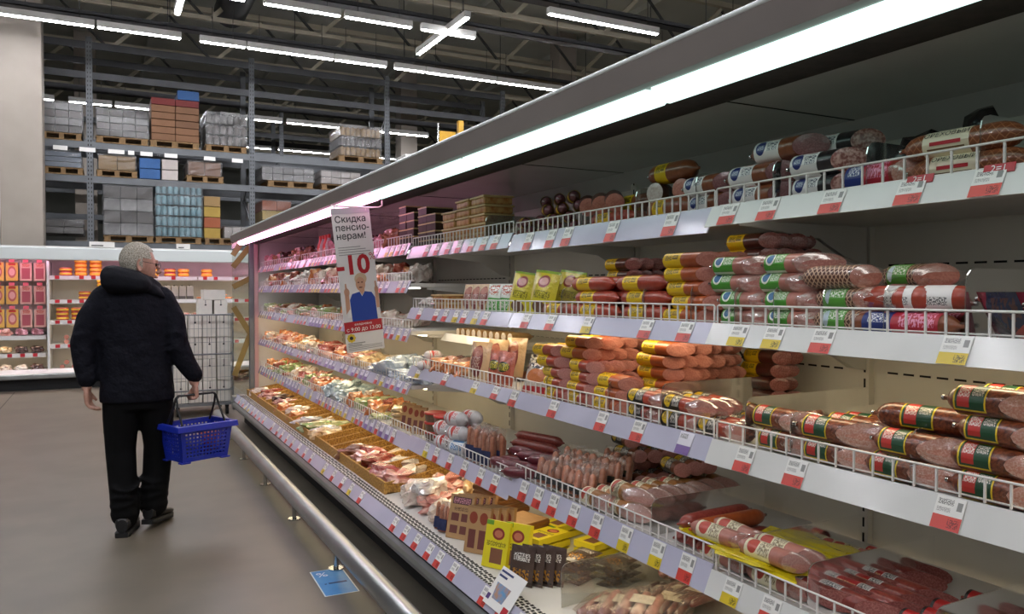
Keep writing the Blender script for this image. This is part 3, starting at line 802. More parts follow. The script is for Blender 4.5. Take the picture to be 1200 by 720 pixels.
# blue floor sticker
st = thing('floor_sticker', 'light blue floor sticker with a white figure and lettering beside the bumper', 'sticker', (1.01, 3.87, 0), (0, 0, -.03))
link('sheet', MB().box(-.078, .078, -.175, .175, 0, .001).mesh('sheet', mat('sticker_blue', '#3f86c0', '#4b90c6', 12, .35)), st)
link('border', MB().box(-.084, .084, -.181, .181, 0, .0005).mesh('border', 'lip_white'), st)
vs, fs = text_geo('%', .085); link('emblem', MB().add([(a - .035, b + .085, .0016) for a, b, c in vs], fs).mesh('t', 'text_white'), st)

mat('navy', '#1d2f63', None)
link('printed_lines', MB().box(-.03, .06, -.03, -.012, .001, .0016).box(-.05, -.04, -.028, -.018, .001, .0016).mesh('lines', 'navy'), st)

# ------------------------------------------------------------------ product builders
def cas(n, a, b, scale=45, rough=.3, coat=.35): return mat(n, a, b, scale, rough, coat=coat, bump=(70, .12), vary=.12)
def face(n, a, b, scale=160): return mat(n, a, b, scale, .35, coat=.3, bump=(60, .2), vary=.08, lo=.42, hi=.62)
cas('cas_brown', '#8a4f30', '#7a4228'); cas('cas_dark', '#5d2f26', '#4d2620'); cas('cas_orange', '#b3592c', '#a44d25'); cas('cas_red', '#a8432f', '#963a2a')
cas('cas_purple', '#7d4f58', '#6b4049'); cas('cas_salami', '#4d2014', '#8a4a2c', 130); cas('cas_pink', '#b5786a', '#a86b5e'); cas('cas_tan', '#a8733f', '#96632f')
cas('cas_wine', '#6d2630', '#591d27'); cas('cas_black', '#1f1c1e', '#2a2628'); cas('cas_white', '#d2cfd0', '#c4c0c2'); cas('cas_beige', '#c2a071', '#b38f5f')
cas('cas_bordeaux', '#7d302a', '#92443a', 90)
face('face_pink', '#bf7f6e', '#b06e5e'); face('face_rose', '#b87a72', '#c98f85', 220); face('face_salami', '#cd8a78', '#e0b3a2', 260); face('face_purple', '#7d4a4c', '#92605e', 240)
face('face_white', '#cfc6be', '#bfaea4', 120); face('face_mott', '#8a4a40', '#d2a598', 110); face('face_dark', '#8a4a44', '#a86a62', 240); face('face_pale', '#cfa197', '#c08d84', 140)
t_ = NT('cas_net')
vx = t_.N('ShaderNodeTexVoronoi'); vx.feature = 'DISTANCE_TO_EDGE'; vx.inputs['Scale'].default_value = 1.0
sp = t_.N('ShaderNodeSeparateXYZ'); t_.L(t_.coord('UV'), sp.inputs[0])
a_ = t_.math('PINGPONG', t_.math('ADD', t_.math('MULTIPLY', sp.outputs[0], 7), t_.math('MULTIPLY', sp.outputs[1], 5)), .5)
b_ = t_.math('PINGPONG', t_.math('SUBTRACT', t_.math('MULTIPLY', sp.outputs[0], 7), t_.math('MULTIPLY', sp.outputs[1], 5)), .5)
f_ = t_.math('LESS_THAN', t_.math('MINIMUM', a_, b_), .13)
t_.col(t_.mix(f_, lin('#50291d'), lin('#c2a184'))); t_.set(.35, 0, .3); MATS['cas_net'] = t_.m
t_ = NT('cas_net_dark')
sp = t_.N('ShaderNodeSeparateXYZ'); t_.L(t_.coord('UV'), sp.inputs[0])
a_ = t_.math('PINGPONG', t_.math('ADD', t_.math('MULTIPLY', sp.outputs[0], 6), t_.math('MULTIPLY', sp.outputs[1], 4)), .5)
b_ = t_.math('PINGPONG', t_.math('SUBTRACT', t_.math('MULTIPLY', sp.outputs[0], 6), t_.math('MULTIPLY', sp.outputs[1], 4)), .5)
f_ = t_.math('LESS_THAN', t_.math('MINIMUM', a_, b_), .07)
t_.col(t_.mix(f_, lin('#7d4426'), lin('#a86f4c'))); t_.set(.3, 0, .4); MATS['cas_net_dark'] = t_.m

printed('lab_yellow', '#e3bd1c', [('scrib', .12, .5, .25, .5, '#2a2418'), ('scrib', .1, .9, .58, .8, '#4a3c14'), ('rect', .55, .85, .3, .5, '#2a2418'), ('scrib', .57, .83, .33, .47, '#e3bd1c')])
printed('lab_green', '#4d9a35', [('oval', .06, .5, .2, .7, '#e9efe2'), ('oval', .12, .44, .27, .63, '#3d6f9a'), ('scrib', .54, .96, .3, .62, '#e3ead8'), ('rect', 0, 1, .9, 1, '#dfe8d4')])
printed('lab_greenband', '#5aa03c', [('scrib', .05, .95, .3, .6, '#e3ead8'), ('oval', .05, .3, .1, .6, '#cfdfe8')])
printed('lab_heart', '#e6e4e2', [('oval', .08, .46, .15, .62, '#1f2d6d'), ('scrib', .14, .4, .3, .45, '#c9cede'), ('scrib', .54, .94, .25, .5, '#4a4a60'), ('rect', .54, .9, .58, .64, '#a83038')])
printed('lab_salami', '#5d2a1c', [('rect', 0, 1, .04, .93, '#e0c32a'), ('rect', .05, .95, .08, .89, '#1f4a30'), ('rect', .12, .5, .14, .84, '#c23a34'), ('scrib', .14, .48, .36, .62, '#e9e2d6'), ('scrib', .55, .9, .4, .6, '#d9d2c6')])
printed('lab_blackyellow', '#1d1a18', [('oval', .08, .5, .12, .8, '#d9b51c'), ('scrib', .14, .45, .3, .6, '#2a2418'), ('scrib', .55, .95, .2, .8, '#c9c4ba')])
printed('lab_cream', '#e3d9bd', [('rect', .1, .9, .1, .14, '#6d4a2a')])
printed('lab_white', '#e3e1de', [('scrib', .15, .85, .2, .4, '#5a5a5e'), ('scrib', .1, .6, .55, .8, '#8a8a8e'), ('rect', .66, .84, .5, .8, '#3a3a3e')])
printed('lab_redwhite', '#b52a2a', [('rect', .5, 1, 0, 1, '#dcd9d6'), ('scrib', .55, .95, .2, .8, '#3a3a40'), ('scrib', .08, .45, .3, .6, '#e6cf9a')])
printed('lab_chub', '#dcdada', [('diamond', .2, .55, .1, .9, '#c23a2e'), ('scrib', .55, .95, .3, .6, '#b5443c'), ('rect', .0, .06, 0, 1, '#c23a2e')])
printed('lab_bluechub', '#d6dbe0', [('scrib', .1, .9, .2, .5, '#3a78b0'), ('rect', .1, .9, .6, .72, '#4a8ac0')])
printed('lab_pale', '#e6dfc0', [('oval', .1, .5, .2, .8, '#b54a3c'), ('scrib', .55, .95, .2, .8, '#7d6a4a')])
printed('lab_redblue', '#b5283a', [('rect', 0, .4, 0, 1, '#22357d'), ('scrib', .08, .35, .3, .6, '#dfe2ea'), ('scrib', .5, .95, .2, .7, '#e89ab8')])
printed('lab_blackred', '#26201f', [('rect', .1, .5, .3, .8, '#b52a2a'), ('scrib', .55, .95, .2, .7, '#c9a23a')])

NS = 18
def lathe_y(r, rings, uvL=None, shear=0):
    """rings: (y, radius factor, shear factor); theta 0 faces the aisle (-X), 90 degrees is up"""
    out = []
    for (y, k, sh) in rings:
        row = []
        for j in range(NS):
            a = 2 * PI * j / NS
            x = -math.cos(a) * r * k; z = r + math.sin(a) * r * k
            row.append((x, y - sh * shear * x, z))
        out.append(row)
    return out
def band(r, y0, y1, cover=(0, 2 * PI), shear=0):
    mb = MB(); vs = []; fs = []; uv = []
    n = NS
    for i in range(n + 1):
        a = cover[0] + (cover[1] - cover[0]) * i / n
        for y in (y1, y0): vs.append((-math.cos(a) * r, y, r / 1.015 + math.sin(a) * r))
    for i in range(n):
        t0, t1 = (cover[0] + (cover[1] - cover[0]) * i / n) / PI + .25, (cover[0] + (cover[1] - cover[0]) * (i + 1) / n) / PI + .25
        k = math.floor((t0 + t1) / 2)
        fs.append((2 * i, 2 * i + 1, 2 * i + 3, 2 * i + 2))
        q = min(max(t0 - k, .001), .999), min(max(t1 - k, .001), .999)
        uv.append([(0, q[0]), (1, q[0]), (1, q[1]), (0, q[1])])
    return mb.add(vs, fs, 0, True, uv)
def casing_mesh(r, L, cut, m_, ang):
    sh = math.tan(ang)
    rings = []
    if cut: rings += [(0, .995, 1), (.012, 1, 1), (L * .3, 1.0, .6)]
    else: rings += [(-.012, .14, 0), (0, .22, 0), (.006, .5, 0), (.018, .8, 0), (.034, .96, 0), (.05, 1, 0)]
    rings += [(L * .6, 1.01, .15), (L - .05, 1, 0), (L - .034, .96, 0), (L - .018, .8, 0), (L - .006, .5, 0), (L, .22, 0), (L + .012, .14, 0)]
    rr = lathe_y(r, rings, None, sh if cut else 0)
    mb = MB()
    n = NS
    vs = [p for q in rr for p in q]; fs = []; uv = []
    for i in range(len(rr) - 1):
        for j in range(n):
            k = (j + 1) % n
            fs.append((i * n + j, (i + 1) * n + j, (i + 1) * n + k, i * n + k))
            u0, u1 = rings[i][0] / .1, rings[i + 1][0] / .1
            uv.append([(u0, j / n * 2), (u1, j / n * 2), (u1, (j + 1) / n * 2), (u0, (j + 1) / n * 2)])
    mb.add(vs, fs, 0, True, uv)
    mb.add(rr[-1], [tuple(range(n))[::-1]])
    if not cut: mb.add(rr[0], [tuple(range(n))])
    return mb.mesh('casing', m_)
def face_mesh(r, m_, ang):
    sh = math.tan(ang)
    rr = lathe_y(r, [(-.0005, .985, 1), (-.003, .6, 1)], None, sh)
    mb = MB().loft([rr[1], rr[0]], 0, True, False)
    mb.add(rr[1] + [(0, -.0035, r)], [((j + 1) % NS, j, NS) for j in range(NS)], 0, True)
    return mb.mesh('cut_face', m_)
def film_mesh(r, ang):
    sh = math.tan(ang)
    rings = []
    for (y, kx, kz) in ((.006, 1.02, 1.02), (-.006, 1.02, .98), (-.018, 1.02, .7), (-.036, 1.1, .3)):
        row = []
        for j in range(NS):
            a = 2 * PI * j / NS
            w = 1 + .05 * math.sin(a * 5 + y * 90)
            x = -math.cos(a) * r * kx * w; z = r + math.sin(a) * r * kz * w
            row.append((x, y - sh * x, z))
        rings.append(row)
    return MB().loft(rings, 0, True, False).mesh('film', 'film')
KINDS = {}
def sausage(key, desc, r, L, casm, facem=None, lab=None, span=(.45, .85), ang=.7, film=False, name='sausage', cat='sausage', clip=True):
    parts = [(name, casing_mesh(r, L, facem is not None, casm, ang))]
    if facem: parts.append(('cut_face', face_mesh(r, facem, ang)))
    if lab: parts.append(('label', band(r * 1.015, L * span[0], L * span[1]).mesh('label', lab)))
    if film and facem: parts.append(('film', film_mesh(r, ang)))
    if clip: parts.append(('clip', MB().tube([(0, L + .008, r), (0, L + .014, r)], r * .2, 8).mesh('clip', 'chrome')))
    KINDS[key] = (desc, cat, parts, r, L)
def place(key, loc, label=None, rz=0, rx=0, ry=0, group=None, sc=None):
    desc, cat, parts = KINDS[key][:3]
    root = link(parts[0][0], parts[0][1], None, loc, (rx, ry, rz))
    tag(root, label or desc, cat, group)
    if sc: root.scale = sc if isinstance(sc, tuple) else (sc, sc, sc)
    for n, me in parts[1:]: link(n, me, root)
    return root
def pile(key, where, y, x0, z, layers, deep, dz=None, dx=None, stag=.0, jy=.018, jr=.075, ylay=0, group=None, first=0, less=0, flip=False):
    desc, cat, parts, r, L = KINDS[key]
    dz = dz or 2 * r * .93; dx = dx or 2 * r * 1.04
    for l in range(layers):
        n = max(1, deep - less * l)
        for k in range(n):
            lb = '%s, %s back, %s layer, %s' % (desc, ORD[k], ORD[l], where)
            if layers == 1: lb = '%s, %s back, %s' % (desc, ORD[k], where)
            if deep == 1: lb = '%s, %s layer up, %s' % (desc, ORD[l], where)
            rz = jit(jr)
            yy = y + ylay * l + jit(jy)
            loc = (x0 + k * dx + stag * (l % 2) * dx * .5 + jit(.003), yy, z + l * dz)
            if flip: rz += PI; loc = (loc[0], yy + L * 0, loc[2])
            place(key, loc, lb, rz, group=group or where, sc=(1, random.uniform(.95, 1.05), 1))

# sausages --------------------------------------------------------
sausage('heart', 'brown half sausage with heart label', .031, .19, 'cas_brown', 'face_purple', 'lab_heart', (.42, .86), .85)
sausage('heartblack', 'chunky salami in black wrap', .031, .17, 'cas_black', 'face_mott', 'lab_heart', (.4, .88), .75)
sausage('redblue', 'red-blue wrapped sausage with marbled cut', .036, .17, 'cas_red', 'face_salami', 'lab_redblue', (.25, .95), .8, film=True)
sausage('nut', 'netted brown nut sausage, cream label', .029, .24, 'cas_net_dark', None, 'lab_cream', (.38, .78))
sausage('netwhite', 'netted sausage with white label', .03, .2, 'cas_net', None, 'lab_white', (.3, .6))
sausage('yellowwhole', 'red-brown sausage with yellow label', .027, .27, 'cas_red', None, 'lab_yellow', (.45, .78))
sausage('yellowbrown', 'thick brown sausage with yellow label', .034, .22, 'cas_brown', None, 'lab_yellow', (.5, .75))
sausage('cutthick', 'thick sausage stub showing its round cut', .034, .1, 'cas_dark', 'face_pink', None, ang=.05, name='sausage_stub')
sausage('cutthickwhite', 'thick sausage stub with pale cut', .034, .1, 'cas_dark', 'face_white', None, ang=.05, name='sausage_stub')
sausage('purple', 'purple-brown sausage with yellow tip', .024, .14, 'cas_purple', None, 'lab_yellow', (.12, .34))
sausage('yellowhalf', 'half boiled sausage with yellow label', .0235, .19, 'cas_orange', 'face_pink', 'lab_yellow', (.52, .93), .95, film=False, clip=False, name='boiled_sausage')
sausage('yellowhalfred', 'red-brown half sausage, yellow label', .0235, .17, 'cas_red', 'face_rose', 'lab_yellow', (.52, .93), .95, clip=False, name='boiled_sausage')
sausage('brownhalf', 'dark brown half sausage', .0245, .17, 'cas_dark', 'face_dark', 'lab_yellow', (.5, .9), .75, clip=False, name='boiled_sausage')
sausage('green', 'half sausage with green label', .0265, .175, 'cas_pink', 'face_rose', 'lab_green', (.45, .88), 1.05, film=True, name='boiled_sausage')
sausage('net', 'netted half sausage with green band', .029, .17, 'cas_net', 'face_pink', 'lab_greenband', (.35, .75), .95, film=True)
sausage('netplain', 'netted half sausage without a band', .029, .17, 'cas_net', 'face_pink', None, (.3, .72), .7, film=True)
sausage('whitelabel', 'brown sausage stub with white label', .03, .16, 'cas_red', 'face_dark', 'lab_white', (.3, .72), .6, film=True)
sausage('bluepack', 'long sausage in red and blue sleeve', .027, .27, 'cas_brown', None, 'lab_redblue', (.12, .82))
sausage('salami', 'cut salami with red-green label',   .031, .2, 'cas_salami', 'face_salami', 'lab_salami', (.52, .86), 1.2, film=True, name='salami')
sausage('salamiwhole', 'whole salami with red-green label', .031, .25, 'cas_salami', None, 'lab_salami', (.42, .72), name='salami')
sausage('salamiyellow', 'salami with a plain yellow sticker', .0285, .21, 'cas_salami', None, 'lab_yellow', (.3, .6), name='salami')
sausage('blackyellow', 'cut sausage with black-yellow label', .027, .17, 'cas_red', 'face_rose', 'lab_blackyellow', (.45, .93), 1.0, film=True, clip=False)
sausage('blackyellowdark', 'dark cut sausage, black label', .027, .14, 'cas_brown', 'face_rose', 'lab_blackyellow', (.3, .93), .6, clip=False)
sausage('mortadella', 'pale cut mortadella half', .034, .14, 'cas_tan', 'face_pale', 'lab_pale', (.55, .95), 1.0, film=True, clip=False, name='mortadella')
sausage('wholered', 'glossy dark red whole sausage', .026, .3, 'cas_bordeaux', None, None, name='smoked_sausage')
sausage('wholeorange', 'glossy orange-brown whole sausage', .026, .3, 'cas_orange', None, None, name='smoked_sausage')
sausage('yellowfilm', 'half sausage with cream label', .0265, .2, 'cas_pink', 'face_rose', 'lab_pale', (.35, .8), .8, film=True)
sausage('redsalami', 'red salami with red-white label', .027, .19, 'cas_bordeaux', 'face_dark', 'lab_redwhite', (.55, .95), 1.12, clip=False, name='salami')
sausage('redsalamib', 'red salami with black-red label', .027, .19, 'cas_bordeaux', 'face_dark', 'lab_blackred', (.55, .95), 1.12, clip=False, name='salami')
sausage('chub', 'plump white and red sausage roll', .038, .15, 'cas_white', None, 'lab_chub', (.25, .75), name='sausage_roll')
sausage('chubblue', 'plump white and blue sausage roll', .036, .15, 'cas_white', None, 'lab_bluechub', (.2, .8), name='sausage_roll')
sausage('wine', 'wine-red sausage in shiny casing', .025, .16, 'cas_wine', None, None, name='smoked_sausage')
sausage('cheese', 'pale smoked cheese sausage', .03, .22, 'cas_beige', None, None)
sausage('deckred', 'fat pinkish orange sausage', .034, .28, 'cas_orange', None, None)
sausage('paleroll', 'short pale roll', .022, .14, 'cas_beige', 'face_white', None, ang=.1, name='sausage_roll')
sausage('smallwurst', 'short brown cut wurst', .024, .13, 'cas_brown', 'face_pink', None, ang=.5, clip=False, name='wurst')

# packs -----------------------------------------------------------
def blob_mesh(sx, sy, sz, seed, m_, sub=2, amp=.22, flat=True, name='pack', crumple=0):
    rnd = random.Random(seed)
    bm = bmesh.new(); bmesh.ops.create_icosphere(bm, subdivisions=sub, radius=1)
    cr = rnd.uniform(0, 9)
    ph = [(rnd.uniform(2, 4.5), rnd.uniform(0, 6), Vector((rnd.uniform(-1, 1), rnd.uniform(-1, 1), rnd.uniform(-1, 1))).normalized()) for _ in range(6)]
    for q in bm.verts:
        d = q.co.normalized(); k = 1 + amp * sum(math.sin(f * d.dot(a) * 2 + p) for f, p, a in ph) / 3
        if crumple: k *= 1 + crumple * (abs(math.sin(d.x * 7 + d.y * 5 + cr)) + abs(math.sin(d.y * 9 - d.z * 6 + cr * 2)) - 1.2) + rnd.uniform(-.25, .25) * crumple
        e = .75
        c = Vector([math.copysign(abs(w) ** e, w) for w in d]) * k
        q.co = Vector((c.x * sx / 2, c.y * sy / 2, sz / 2 + max(c.z, -1 if not flat else -.92) * sz / 2))
    return MB().bm(bm, 0, not crumple).mesh(name, m_)
def pack_mat(n, a, b, scale=22, rough=.22, lo=.4, hi=.6): return mat(n, a, b, scale, rough, coat=.8, bump=(45, .7, .012), vary=.1, lo=lo, hi=hi)
PM = {}
for n, a, b in [('pink', '#c9857a', '#e0b8a8'), ('cream', '#d9c29a', '#cfa878'), ('orange', '#cf7a4a', '#e0a878'), ('red', '#9a4038', '#c98a7a'), ('pale', '#d6cabc', '#c9ada0'),
                ('blue', '#a9b8cc', '#d6dde6'), ('silver', '#8fa0a4', '#c4d0d2'), ('brown', '#7d5038', '#a8785a'), ('rose', '#b5707a', '#dba8b0'), ('green', '#b8b890', '#7da05a'), ('dark', '#4a3230', '#6d4a42'),
                ('white', '#d8d4d0', '#b8a8a0')]:
    pack_mat('pk_' + n, a, b); PM[n] = 'pk_' + n
def simple(key, desc, cat, parts): KINDS[key] = (desc, cat, parts, .03, .1)
DESC = {'pink': 'pink sliced meat pack', 'cream': 'cream coloured pack', 'orange': 'orange chicken pack', 'red': 'dark red meat pack', 'pale': 'pale poultry pack', 'blue': 'bluish clear bag', 'silver': 'silver-green foil bag',
        'brown': 'brown smoked meat pack', 'rose': 'rose coloured pack', 'green': 'greenish mixed pack', 'dark': 'dark meat pack', 'white': 'white film pack'}
for i, n in enumerate(PM):
    tray = MB().prism([(-.055, -.05), (.055, -.05), (.062, .05), (-.062, .05)], 'z', 0, .006)
    simple('lump_' + n, DESC[n], 'meat pack', [('meat_pack', blob_mesh(.13, .11, .07, i, PM[n], 3, .3, crumple=.13))])
    simple('flat_' + n, DESC[n], 'meat pack', [('meat_pack', blob_mesh(.16, .12, .035, i + 30, PM[n], 3, .2, crumple=.13))])
def bag_mesh(w, h, d, m_, seam=.012, name='bag'):
    """upright pillow bag: front and back bulge, crimped top and bottom, UV over the front"""
    mb = MB(); nx, nz = 8, 10
    for sgn in (-1, 1):
        vs = []; fs = []; uv = []
        for i in range(nz + 1):
            for j in range(nx + 1):
                u, v = j / nx, i / nz
                b = (max(0, math.sin(PI * u)) ** .55) * (max(0, math.sin(PI * min(1, max(0, (v * h - seam) / (h - 2 * seam))))) ** .5)
                b *= 1 + .12 * math.sin(u * 9 + v * 7)
                vs.append((sgn * d / 2 * b + .0005 * sgn, w * (.5 - u) * (1 - .06 * b), v * h))
        for i in range(nz):
            for j in range(nx):
                a = i * (nx + 1) + j
                f = (a, a + 1, a + nx + 2, a + nx + 1)
                q = [(j / nx, i / nz), ((j + 1) / nx, i / nz), ((j + 1) / nx, (i + 1) / nz), (j / nx, (i + 1) / nz)]
                fs.append(f if sgn < 0 else f[::-1]); uv.append(q if sgn < 0 else q[::-1])
        mb.add(vs, fs, 0, True, uv)
    return mb.mesh(name, m_)
PB_ = dict(wrap=False, coat=.7, rough=.25, bump=(40, .5))
printed('bag_yellow', '#d3c632', [('oval', .3, .75, .62, .9, '#8a3a30'), ('oval', .36, .69, .67, .85, '#d9a89a'), ('oval', .2, .8, .06, .32, '#6d4a3a'), ('scrib', .2, .85, .38, .55, '#6d6a20'), ('rect', 0, 1, .95, 1, '#8ab030')], **PB_)
printed('bag_green', '#dfe3d8', [('rect', 0, 1, .05, .5, '#4a9a3c'), ('scrib', .1, .9, .15, .45, '#e3ead8'), ('blot', .1, .9, .6, .95, '#b5604a')], **PB_)
printed('bag_ham', '#cfae88', [('oval', .2, .8, .08, .9, '#7d3a38'), ('scrib', .3, .7, .25, .6, '#c9a89a'), ('oval', .25, .75, .6, .86, '#a86a58')], **PB_)
printed('bag_wiener', '#b5604a', [('rect', .1, .45, .1, .95, '#a04a34'), ('rect', .55, .9, .1, .95, '#a04a34'), ('oval', .15, .85, .4, .7, '#2a3a24'), ('scrib', .2, .8, .45, .65, '#d9c83a')], **PB_)
printed('bag_blackwhite', '#c9bfb0', [('blot', 0, 1, .6, 1, '#26242a'), ('oval', .1, .9, .25, .6, '#c97a4a'), ('rect', 0, 1, 0, .16, '#a82a2e')], **PB_)
printed('bag_upright', '#b08a6a', [('blot', .05, .95, .55, 1, '#c9b8a8'), ('rect', .1, .9, .05, .5, '#24284a'), ('rect', .3, .7, .1, .42, '#e0ddd8')], **PB_)
printed('bag_wurst', '#a86a50', [('blot', 0, 1, .3, 1, '#d9b8a0'), ('rect', .15, .85, .02, .28, '#1d1b1c'), ('rect', .3, .6, .05, .14, '#d0b01c')], **PB_)
printed('bag_dark', '#4a3a34', [('blot', .15, .85, .14, .42, '#a87428'), ('scrib', .15, .85, .62, .82, '#d8d2ca'), ('rect', .05, .95, .08, .12, '#26201f')], **PB_)
printed('bag_redblue', '#262a40', [('rect', 0, .25, 0, 1, '#8a2a3c'), ('blot', .35, .95, .1, .9, '#4a3230')], **PB_)
for k, d, w, h, th in [('bag_yellow', 'yellow sausage bag', .15, .19, .05), ('bag_green', 'white and green bag', .1, .14, .04), ('bag_ham', 'ham in brown paper bag with dark window', .14, .19, .06),
                       ('bag_wiener', 'wiener bag with green emblem', .11, .16, .05), ('bag_blackwhite', 'black and white sausage bag', .16, .17, .05), ('bag_upright', 'upright sausage pack with navy label', .07, .16, .035),
                       ('bag_wurst', 'wurst bag with black label', .085, .14, .045), ('bag_dark', 'dark snack bag with yellow print', .11, .15, .025), ('bag_redblue', 'red and navy sausage sleeve', .12, .14, .05)]:
    simple(k, d, 'food bag', [('food_bag', bag_mesh(w, h, th, k))])
def wiener_pack(key, desc, w, h, d, n, casm, labm, lh, film=True):
    mb = MB()
    for i in range(n):
        yy = w * ((i + .5) / n - .5); r = w / n * .5; x = d * .22 * (1 if i % 2 else -1); hh = h * (.9 + .1 * ((i * 7) % 3) / 2)
        mb.tube([(x, yy, 0), (x, yy, hh - r * 1.2), (x * 1.1, yy * 1.03, hh - r * .5), (x * 1.1, yy * 1.04, hh)], [r, r, r * .85, r * .3], 8)
        mb.tube([(-x, yy, 0), (-x, yy, hh * .93 - r * 1.2), (-x, yy, hh * .93)], [r, r, r * .3], 8)
    parts = [('wiener_pack', mb.mesh('wieners', casm)), ('label', front_box(w * .96, lh, .002, labm, 'text_black'))]
    parts[1] = ('label', MB().box(-d * .52 - w / n * .45, -d * .5 - w / n * .4, -w * .42, w * .42, .01, lh).mesh('label', labm))
    if film: parts.append(('film', bag_mesh(w * 1.12, h * 1.1, d * 1.5, 'film')))
    simple(key, desc, 'wiener pack', parts)
CP = dict(wrap=False, rough=.55)
printed('carton_four', '#b08a5e', [('rect', .1, .9, .78, .95, '#4a2a2a'), ('scrib', .14, .86, .8, .93, '#c98a9a'), ('rect', .12, .45, .4, .58, '#6d3a34'), ('rect', .55, .88, .4, .58, '#6d3a34'), ('rect', .12, .45, .12, .3, '#6d3a34'), ('rect', .55, .88, .12, .3, '#6d3a34'), ('scrib', .2, .8, .63, .72, '#5d3f28')], **CP)
printed('carton_two', '#b08a5e', [('oval', .1, .45, .62, .88, '#8a3a24'), ('oval', .55, .9, .62, .88, '#8a3a24'), ('rect', .12, .43, .1, .5, '#6d3a34'), ('rect', .57, .88, .1, .5, '#6d3a34')], **CP)
printed('sleeve_yellow', '#e0d01c', [('oval', .3, .8, .6, .86, '#8a2f24'), ('oval', .38, .72, .65, .81, '#c9785a'), ('rect', .3, .8, .1, .42, '#7d5038'), ('scrib', .1, .9, .46, .56, '#6d6414'), ('rect', 0, .3, .9, 1, '#6aa030')], **CP)
def front_box(w, h, d, m_, side):
    vs = [(0, w / 2, 0), (0, -w / 2, 0), (0, -w / 2, h), (0, w / 2, h), (d, w / 2, 0), (d, -w / 2, 0), (d, -w / 2, h), (d, w / 2, h)]
    mb = MB().add(vs, [(0, 1, 2, 3)], 0, False, [[(0, 0), (1, 0), (1, 1), (0, 1)]])
    return mb.add(vs, [(5, 4, 7, 6), (1, 5, 6, 2), (4, 0, 3, 7), (3, 2, 6, 7), (4, 5, 1, 0)], 1).mesh('carton', m_, side)
mat('navy_label', '#20264a', '#343a5c', 30, .4); mat('black_label', '#17151a', '#3a3420', 60, .4, lo=.5, hi=.62)
mat('card_brown', '#a8835a', '#9a7650', 20, .7); mat('card_yellow', '#d9c81c', None, rough=.5)
simple('carton_four', 'brown card sleeve pack with four dark windows', 'sausage carton', [('sausage_carton', front_box(.13, .2, .022, 'carton_four', 'card_brown')), ('tear_strip', MB().box(-.001, .023, -.066, .066, .19, .2).mesh('s', 'card_brown'))])
simple('carton_two', 'brown card sleeve pack with two round emblems', 'sausage carton', [('sausage_carton', front_box(.12, .2, .022, 'carton_two', 'card_brown')), ('tear_strip', MB().box(-.001, .023, -.061, .061, .19, .2).mesh('s', 'card_brown'))])
simple('sleeve_yellow', 'yellow sleeve pack with round red emblem', 'sausage carton', [('sausage_carton', front_box(.12, .19, .026, 'sleeve_yellow', 'card_yellow')), ('meat', MB().box(.004, .034, -.05, .05, .008, .17, b=.008).mesh('m', 'pk_brown'))])
cas('cas_wiener', '#a8664c', '#bb8064', 60)
wiener_pack('bag_upright', 'upright wiener pack with navy label', .075, .16, .03, 3, 'cas_wiener', 'navy_label', .075)
wiener_pack('bag_wurst', 'wiener pack with black label', .085, .105, .04, 3, 'cas_wiener', 'black_label', .035)
mat('tray_brown', '#8a5a2e', '#7a4c26', 10, .45, vary=.1)
simple('tray_stack', 'brown meat tray', 'meat tray', [('meat_tray', MB().box(-.11, .11, -.09, .09, 0, .022, b=.007).mesh('tray', 'tray_brown')), ('lid', MB().box(-.105, .105, -.085, .085, .022, .026).mesh('lid', 'card_brown'))])
mat('tub_red', '#c22e20', '#b5281c', 8, .4); mat('tub_side', '#6d5a48', '#8a7058', 60, .3, coat=.5); mat('tub_cream', '#d9bd8a', '#cba873', 10, .4); mat('tub_band', '#b5703a', '#d0a468', 40, .4)
def tub(r, h):
    def ring(rr, z): return [(rr * math.cos(2 * PI * j / 16), rr * math.sin(2 * PI * j / 16), z) for j in range(16)]
    return MB().loft([ring(r * .86, 0), ring(r * .96, h * .8)]), MB().loft([ring(r * 1.02, h * .78), ring(r * 1.03, h * .98), ring(r * .95, h)])
a, b = tub(.06, .052)
simple('tub_red', 'round tub with red lid', 'food tub', [('food_tub', a.mesh('tub', 'tub_side')), ('lid', b.mesh('lid', 'tub_red'))])
simple('tub_cream', 'cream food tray', 'food tub', [('food_tub', MB().box(-.075, .075, -.08, .08, 0, .036, b=.01).mesh('tub', 'tub_band')), ('lid', MB().box(-.08, .08, -.085, .085, .032, .042, b=.003).mesh('lid', 'tub_cream'))])
mat('box_choc', '#3a2622', '#46302a', 12, .5)
simple('box_dark', 'dark brown box', 'food box', [('food_box', MB().box(-.08, .08, -.06, .06, 0, .045, b=.003).mesh('box', 'box_choc')), ('rim', MB().box(-.082, .082, -.062, .062, .038, .045).mesh('rim', 'tub_cream'))])
mat('slice', '#8f5a50', '#b58078', 60, .35, coat=.5)
mat('vac_label', '#c9c2b4', '#a89c88', 30, .5)
def vac(key, desc, m_, n, r, seed):
    mb = MB()
    for i in range(n):
        y = (i + .5 - n / 2) * r * 2.05
        mb.tube([(-.105, y * .9, r * .6), (-.095, y * .95, r), (-.03, y, r * 1.05), (.05, y * 1.02, r * 1.05), (.095, y, r), (.105, y * .95, r * .6)], [r * .4, r * .9, r, r, r * .9, r * .4], 9)
    simple(key, desc, 'vacuum pack', [('vacuum_pack', mb.mesh('filling', m_)), ('label', MB().box(-.02, .05, -.04, .035, r * 2.05, r * 2.05 + .001).mesh('label', 'vac_label')), ('clear_bag', blob_mesh(.255, .165, r * 2.6, seed, 'film', 3, .1, crumple=.07))])
vac('vacpack', 'clear vacuum pack of dried sausage', 'cas_dark', 5, .0135, 77)
vac('vacpink', 'clear vacuum pack of pink ham', 'slice', 3, .022, 79)

# ------------------------------------------------------------------ stock the shelves
B1, B2, B3, B4 = 1.68, 1.349, 1.019, .645
B4C = .655
